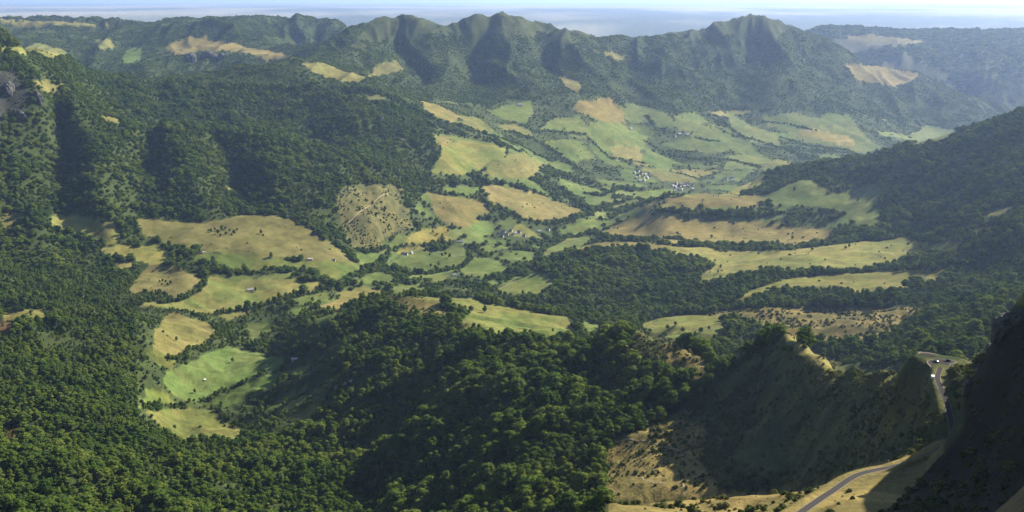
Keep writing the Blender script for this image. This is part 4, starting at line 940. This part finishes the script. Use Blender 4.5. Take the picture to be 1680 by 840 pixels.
kp = np.ones(len(SX), bool)
for p in road[::2]: kp &= np.hypot(SX-p[0], SY-p[1]) > 6
SX, SY, cs = SX[kp], SY[kp], cs[kp]
SZ = zat(SX, SY)-.15
SS = np.where(SY < 1350, rng.gamma(2.2, .24, len(SX)), rng.uniform(.7, 1.9, len(SX))); SS = np.clip(SS, .22, 2.2)
SW = SS*rng.uniform(.9, 1.5, len(SX))
vis, pu, pv = in_view(SX, SY, SZ, SS*2)
topb = np.argsort(-np.where(vis & (SY < 1400), SS/SY, 0))[:170]; indb = np.zeros(len(SX), bool); indb[topb] = True
for k in topb:
    o = empty('shrub', (SX[k], SY[k], SZ[k]), rng.uniform(0, 6.28), (SW[k], SW[k], SS[k]))
    hi = SY[k] > 900
    vd = min(math.hypot(SX[k]-p[0], SY[k]-p[1]) for p in road[::3])
    slb_, sgr_ = (('round shrub on the crest and upper face of the grassy spur', 'shrubs along the spur crest') if hi else ('roadside shrub on the bank of the narrow mountain road', 'shrubs by the road') if vd < 22
                else ('dark shrub on the black shaded flank above the road', 'shrubs on the dark flank') if cs[k] == 'D' else ('shrub dotted over the golden grass by the trodden paths', 'shrubs on the golden grass') if cs[k] == 'L'
                else ('low shrub on the shaded scrub slope below the road pass', 'shrubs on the shaded slope'))
    tag(o, slb_, 'shrub', sgr_)
    link('foliage', bush_meshes[int(rng.integers(0, 4))], parent=o)
m = (SY < 1350) & ~indb; instancer('shrubbery', SX[m], SY[m], SZ[m], SS[m], SW[m], src_bush, 4, 'low scrub and bracken covering the shaded spur slopes', 'scrub')
m = (SY >= 1350) & ~indb; instancer('shrubbery', SX[m], SY[m], SZ[m], SS[m], SW[m], src_bush, 4, 'scattered gorse and bushes on the sunny heaths', 'scrub')
print('INFO shrubs', len(SX))

# ------------------------------------------------------------------ buildings
def box(bm, x0, x1, y0, y1, z0, z1):
    v = [bm.verts.new(p) for p in ((x0,y0,z0),(x1,y0,z0),(x1,y1,z0),(x0,y1,z0),(x0,y0,z1),(x1,y0,z1),(x1,y1,z1),(x0,y1,z1))]
    for f in ((0,3,2,1),(4,5,6,7),(0,1,5,4),(1,2,6,5),(2,3,7,6),(3,0,4,7)): bm.faces.new([v[i] for i in f])
def bm_mesh(name, bm):
    me = bpy.data.meshes.new(name); bm.normal_update(); bm.to_mesh(me); bm.free(); return me
STY = {'barn': (STONE, PALEROOF, .95), 'tin': (STONE, TIN, .6), 'house': (PLASTER, SLATE, 1.0), 'slate': (STONE, SLATE, 1.0), 'white': (PLASTER, PALEROOF, .9)}
def make_house(x, y, l, wd, hw, rz, style, label, group, near):
    wm, rm, pitch = STY[style]; z = float(zat(x, y)); rh = wd*.5*pitch*.95
    o = empty('barn' if style in ('barn', 'tin') or 'barn' in label else 'house', (x, y, z), rz); tag(o, label, 'barn' if style in ('barn', 'tin') or 'barn' in label else 'house', group)
    a, b = l/2, wd/2
    me = bpy.data.meshes.new('wall')
    me.from_pydata([(-a,-b,-2.5),(a,-b,-2.5),(a,b,-2.5),(-a,b,-2.5),(-a,-b,hw),(a,-b,hw),(a,b,hw),(-a,b,hw),(-a,0,hw+rh),(a,0,hw+rh)], [],
                   [(0,1,5,4),(2,3,7,6),(1,2,6,9,5),(3,0,4,8,7)]); me.update(); link('wall', me, wm, o)
    bm = bmesh.new(); e = .45; th = .25; k = rh/b
    for s in (-1, 1):
        p = [(-a-e, s*(b+e), hw-e*k+.05), (a+e, s*(b+e), hw-e*k+.05), (a+e, 0, hw+rh+.05), (-a-e, 0, hw+rh+.05)]
        lo = [bm.verts.new(q) for q in p]; hi = [bm.verts.new((q[0], q[1], q[2]+th)) for q in p]
        for f in ([lo[3],lo[2],lo[1],lo[0]], hi, *[[lo[i],lo[(i+1)%4],hi[(i+1)%4],hi[i]] for i in range(4)]): bm.faces.new(f)
    bmesh.ops.recalc_face_normals(bm, faces=bm.faces[:])
    rf_ = link('roof', bm_mesh('roof', bm), rm, o)
    if style in ('house', 'slate', 'white'):
        bm = bmesh.new(); box(bm, a*.55-.4, a*.55+.4, -.35, .35, hw+rh*.6, hw+rh+1.1); box(bm, a*.55-.5, a*.55+.5, -.45, .45, hw+rh+1.1, hw+rh+1.3)
        link('chimney', bm_mesh('chimney', bm), STONE, rf_)
    nw = max(2, int(l/4)) if near else 2
    for s in (-1, 1):
        for i in range(nw):
            xx = -a+(i+.5)*l/nw
            if s == -1 and i == nw//2:
                bm = bmesh.new(); dw = 1.4 if style in ('barn', 'tin') else .55; box(bm, xx-dw, xx+dw, -b-.06, -b+.03, -1, 2.3); link('door', bm_mesh('door', bm), WOOD, o); continue
            for zz in ((1.0,) if hw < 4.5 else (1.0, 3.6)):
                if s*b > 0: y0, y1 = b-.03, b+.05
                else: y0, y1 = -b-.05, -b+.03
                bm = bmesh.new(); box(bm, xx-.5, xx+.5, y0, y1, zz, zz+1.3); w_ = link('window', bm_mesh('window', bm), GLASS, o)
                if near:
                    bm = bmesh.new(); box(bm, xx-.62, xx+.62, min(y0, s*b)-.04, max(y1, s*b)+.06, zz-.14, zz-.002); link('sill', bm_mesh('sill', bm), STONE, w_)
    return o
for (u, v, l, wd, hw, rz, st, lb, gr), (x, y) in zip(HOUSES, HP): make_house(x, y, l, wd, hw, rz, st, lb, gr, y < 3300)
# pale hut alone in the large meadow
x, y = pick(336, 624); o = empty('hut', (x, y, float(zat(x, y))), R(30)); tag(o, 'tiny whitish hut standing alone in the large green meadow', 'hut')
me = bpy.data.meshes.new('wall'); me.from_pydata([(-2,-1.5,-1),(2,-1.5,-1),(2,1.5,-1),(-2,1.5,-1),(-2,-1.5,2),(2,-1.5,2),(2,1.5,2),(-2,1.5,2),(-2,0,3.2),(2,0,3.2)], [], [(0,1,5,4),(2,3,7,6),(1,2,6,9,5),(3,0,4,8,7)]); me.update()
link('wall', me, PLASTER, o)
bm = bmesh.new()
for s in (-1, 1):
    p = [(-2.3, s*1.85, 1.8), (2.3, s*1.85, 1.8), (2.3, 0, 3.27), (-2.3, 0, 3.27)]; lo = [bm.verts.new(q) for q in p]; hi = [bm.verts.new((q[0], q[1], q[2]+.12)) for q in p]
    for f in (lo, hi, *[[lo[i],lo[(i+1)%4],hi[(i+1)%4],hi[i]] for i in range(4)]): bm.faces.new(f)
bmesh.ops.recalc_face_normals(bm, faces=bm.faces[:]); link('roof', bm_mesh('roof', bm), mat('white_sheet_roof', (.8,.79,.76), .5), o)
bm = bmesh.new(); box(bm, -.45, .45, -1.56, -1.47, 0, 1.8); link('door', bm_mesh('door', bm), WOOD, o)

# ------------------------------------------------------------------ rock outcrops
def outcrop(u, v, sx, sy, sz, label, seed, group=None, sink=.3):
    x, y = pick(u, v); r = np.random.default_rng(seed)
    bm = bmesh.new(); bmesh.ops.create_icosphere(bm, subdivisions=4, radius=1)
    vv = np.array([q.co[:] for q in bm.verts]); bm_f = np.array([[q.index for q in f.verts] for f in bm.faces]); bm.free()
    n_ = .38*fbm(vv[:, 0]*3+seed, vv[:, 1]*3+vv[:, 2]*2, 1, 4, seed)+.25*(np.abs(2*vnoise(vv[:, 0]*5+seed, vv[:, 1]*3, seed)-1)-.5)+.12*fbm(vv[:, 0]*8, vv[:, 2]*8+vv[:, 1]*5, 1, 3, seed+3)
    vv = vv*(1+n_)[:, None]; vv[:, 2] = np.round(vv[:, 2]*5)/5*.45+vv[:, 2]*.55
    o = link('rock_outcrop', raw_mesh('rock_outcrop', vv*np.array([sx, sy, sz]), bm_f), ROCK); o.location = (x, y, float(zat(x, y))-sz*sink+sz*.2); o.rotation_euler = (0, 0, r.uniform(-.4, .4))
    return tag(o, label, 'rock', group)
outcrop(623, 198, 15, 10, 22, 'tall grey rock face standing out of the forest spur', 1)
outcrop(636, 206, 9, 8, 14, 'small grey rock beside the tall one on the forest spur', 2)
outcrop(661, 197, 16, 9, 20, 'broad grey rock on the brow of the forest spur', 3)
outcrop(658, 233, 12, 9, 16, 'low grey rock at the wooded foot of the spur', 4)
outcrop(312, 100, 40, 26, 52, 'pinkish cliff below the dry promontory', 5)
outcrop(345, 94, 60, 26, 38, 'long pale cliff band under the dry promontory', 6)
outcrop(365, 97, 40, 22, 34, 'end of the pale cliff band under the dry promontory', 7)
outcrop(104, 180, 9, 7, 13, 'pale pointed rock in the forest below the crag', 8)
outcrop(12, 150, 20, 14, 30, 'dark fissured buttress of the grey crag', 9)
outcrop(62, 165, 18, 12, 28, 'narrow rib of grey rock at the end of the crag', 11)
outcrop(30, 190, 22, 12, 24, 'lower ledge of the grey crag', 12)
outcrop(1648, 540, 7, 5, 8, 'mossy knob of rock on the dark near flank', 13)

for q_, (u_, v_) in enumerate(((1603,602),(1622,568),(1662,530),(1590,640),(1676,522))):
    outcrop(u_, v_, 3.5+q_ % 3, 3, 4.5+q_ % 2, 'small dark crag along the brow of the shaded flank above the road', 40+q_, 'crags on the shaded brow')
# ------------------------------------------------------------------ cars, sign
def lathe_x(rad, wid, seg=20):
    bm = bmesh.new(); bmesh.ops.create_cone(bm, cap_ends=True, segments=seg, radius1=rad, radius2=rad, depth=wid); bmesh.ops.rotate(bm, verts=bm.verts, cent=(0, 0, 0), matrix=Matrix.Rotation(math.pi/2, 3, 'X'))
    bmesh.ops.bevel(bm, geom=[e for e in bm.edges if abs(e.verts[0].co.y-e.verts[1].co.y) < 1e-4], offset=.03, segments=2, affect='EDGES'); return bm
def profile(name, pts, half, bev, m, parent, inset=0):
    bm = bmesh.new(); f = []
    for s in (-1, 1): f.append([bm.verts.new((x, s*(half-(inset if z > .95 else 0)), z)) for x, z in pts])
    bm.faces.new(f[0]); bm.faces.new(list(reversed(f[1]))); k = len(pts)
    for i in range(k): bm.faces.new([f[0][i], f[1][i], f[1][(i+1) % k], f[0][(i+1) % k]])
    bmesh.ops.recalc_face_normals(bm, faces=bm.faces[:])
    if bev: bmesh.ops.bevel(bm, geom=bm.edges[:], offset=bev, segments=2, affect='EDGES')
    return link(name, bm_mesh(name, bm), m, parent)
TYRE, RIM, LAMP, TAIL = mat('tyre', (.02,.02,.02), .9), mat('rim', (.5,.5,.52), .3, metal=1), mat('headlight_glass', (.8,.8,.78), .1, spec=.5), mat('tail_light', (.35,.02,.02), .2, spec=.5)
def car(loc, rz, paint, label, van=False):
    o = empty('van' if van else 'car', loc, rz); tag(o, label, 'van' if van else 'car')
    if van:
        body = [(-2.5,.35),(2.45,.35),(2.5,.8),(2.3,1.05),(1.75,1.2),(1.15,2.1),(-2.4,2.15),(-2.5,1.9)]; hw = 1.0
        cab = [(1.72,1.22),(1.2,1.98),(.3,1.98),(.3,1.22)]; rear = [(-.1,1.3),(-.1,1.9),(-2.1,1.9),(-2.1,1.3)]
    else:
        body = [(-2.1,.3),(2.1,.3),(2.15,.62),(1.95,.82),(1.05,.95),(.98,.96),(-1.55,.98),(-2.1,.95),(-2.18,.6)]; hw = .88
        cab = [(.95,.97),(.3,1.42),(-1.0,1.44),(-1.75,.98)]; rear = None
    profile('body', body, hw, .06, paint, o)
    if van:
        profile('window', cab, hw+.012, .02, GLASS, o); profile('window', rear, hw+.012, .02, GLASS, o)
    else:
        profile('cabin', cab, hw-.1, .05, GLASS, o)
        profile('roof', [(.28,1.40),(.22,1.46),(-.95,1.48),(-1.05,1.43)], hw-.12, .02, paint, o)
    for sx in (1.35, -1.35):
        for sy in (1, -1):
            w_ = link('wheel', bm_mesh('wheel', lathe_x(.33, .22)), TYRE, o); w_.location = (sx, sy*(hw-.08), .33)
            r_ = link('rim', bm_mesh('rim', lathe_x(.20, .05)), RIM, w_); r_.location = (0, sy*.11, 0)
    for sy in (1, -1):
        bm = bmesh.new(); box(bm, 2.05, 2.2 if not van else 2.52, sy*.62-.17, sy*.62+.17, .62, .78); link('headlight', bm_mesh('headlight', bm), LAMP, o)
        bm = bmesh.new(); box(bm, -2.22 if not van else -2.53, -2.08, sy*.66-.12, sy*.66+.12, .62, .82); link('taillight', bm_mesh('taillight', bm), TAIL, o)
x, y = gxy(1554, 595, 665); car((x, y, pz+.19), R(172), mat('dark_paint', (.012,.014,.02), .5, spec=.1), 'dark car parked broadside on the pass junction')
x, y = gxy(1535, 597, 663); car((x, y, pz+.19), R(130), mat('grey_paint', (.02,.02,.024), .5, spec=.1), 'dark car parked at an angle by the bushy edge of the junction')
k = int(np.argmin(np.abs(road[:, 1]-623))); p, q = road[k], road[k+1]; dr = np.array([q[0]-p[0], q[1]-p[1]]); dr /= np.linalg.norm(dr); nn_ = np.array([-dr[1], dr[0]])
c_ = p[:2]+nn_*3.0; car((c_[0], c_[1], p[2]+.14), math.atan2(dr[1], dr[0]), mat('white_paint', (.8,.8,.78), .3, spec=.5), 'white van parked on the verge below the pass', True)
k = int(np.argmin(np.abs(road[:, 1]-497))); p, q = road[k], road[k+1]; dr = np.array([q[0]-p[0], q[1]-p[1]]); dr /= np.linalg.norm(dr); nn_ = np.array([-dr[1], dr[0]]); c_ = p[:2]+nn_*3.6
o = empty('road_sign', (c_[0], c_[1], p[2]), math.atan2(dr[1], dr[0])+math.pi/2); tag(o, 'small pale road sign on a post beside the mountain road', 'sign')
v_, f_ = tube([(0,0,-.3),(0,0,1.2),(0,0,2.4)], [.05,.05,.05], 8); link('post', raw_mesh('post', v_, f_, True), mat('galvanised', (.45,.46,.47), .4, metal=.6), o)
bm = bmesh.new(); box(bm, -.45, .45, -.10, -.055, 1.6, 2.35); bmesh.ops.bevel(bm, geom=bm.edges[:], offset=.015, segments=1, affect='EDGES'); link('panel', bm_mesh('panel', bm), mat('pale_sign', (.6,.6,.58), .5), o)

# ------------------------------------------------------------------ air
bm = bmesh.new(); box(bm, -480000, 480000, -20000, 480000, float(GZ.min())-5, max(float(GZ.max()), H)+25)
hz = link('haze', bm_mesh('haze', bm)); tag(hz, 'blue summer haze filling the valley air', 'haze', kind='stuff')
m = bpy.data.materials.new('summer_haze'); m.use_nodes = True; N = m.node_tree.nodes; N.remove(N['Principled BSDF'])
pv_ = N.new('ShaderNodeVolumePrincipled'); pv_.inputs['Color'].default_value = HAZE_COLOR; pv_.inputs['Density'].default_value = HAZE_DENSITY; pv_.inputs['Anisotropy'].default_value = HAZE_G
m.node_tree.links.new(pv_.outputs[0], N['Material Output'].inputs['Volume']); hz.data.materials.append(m)
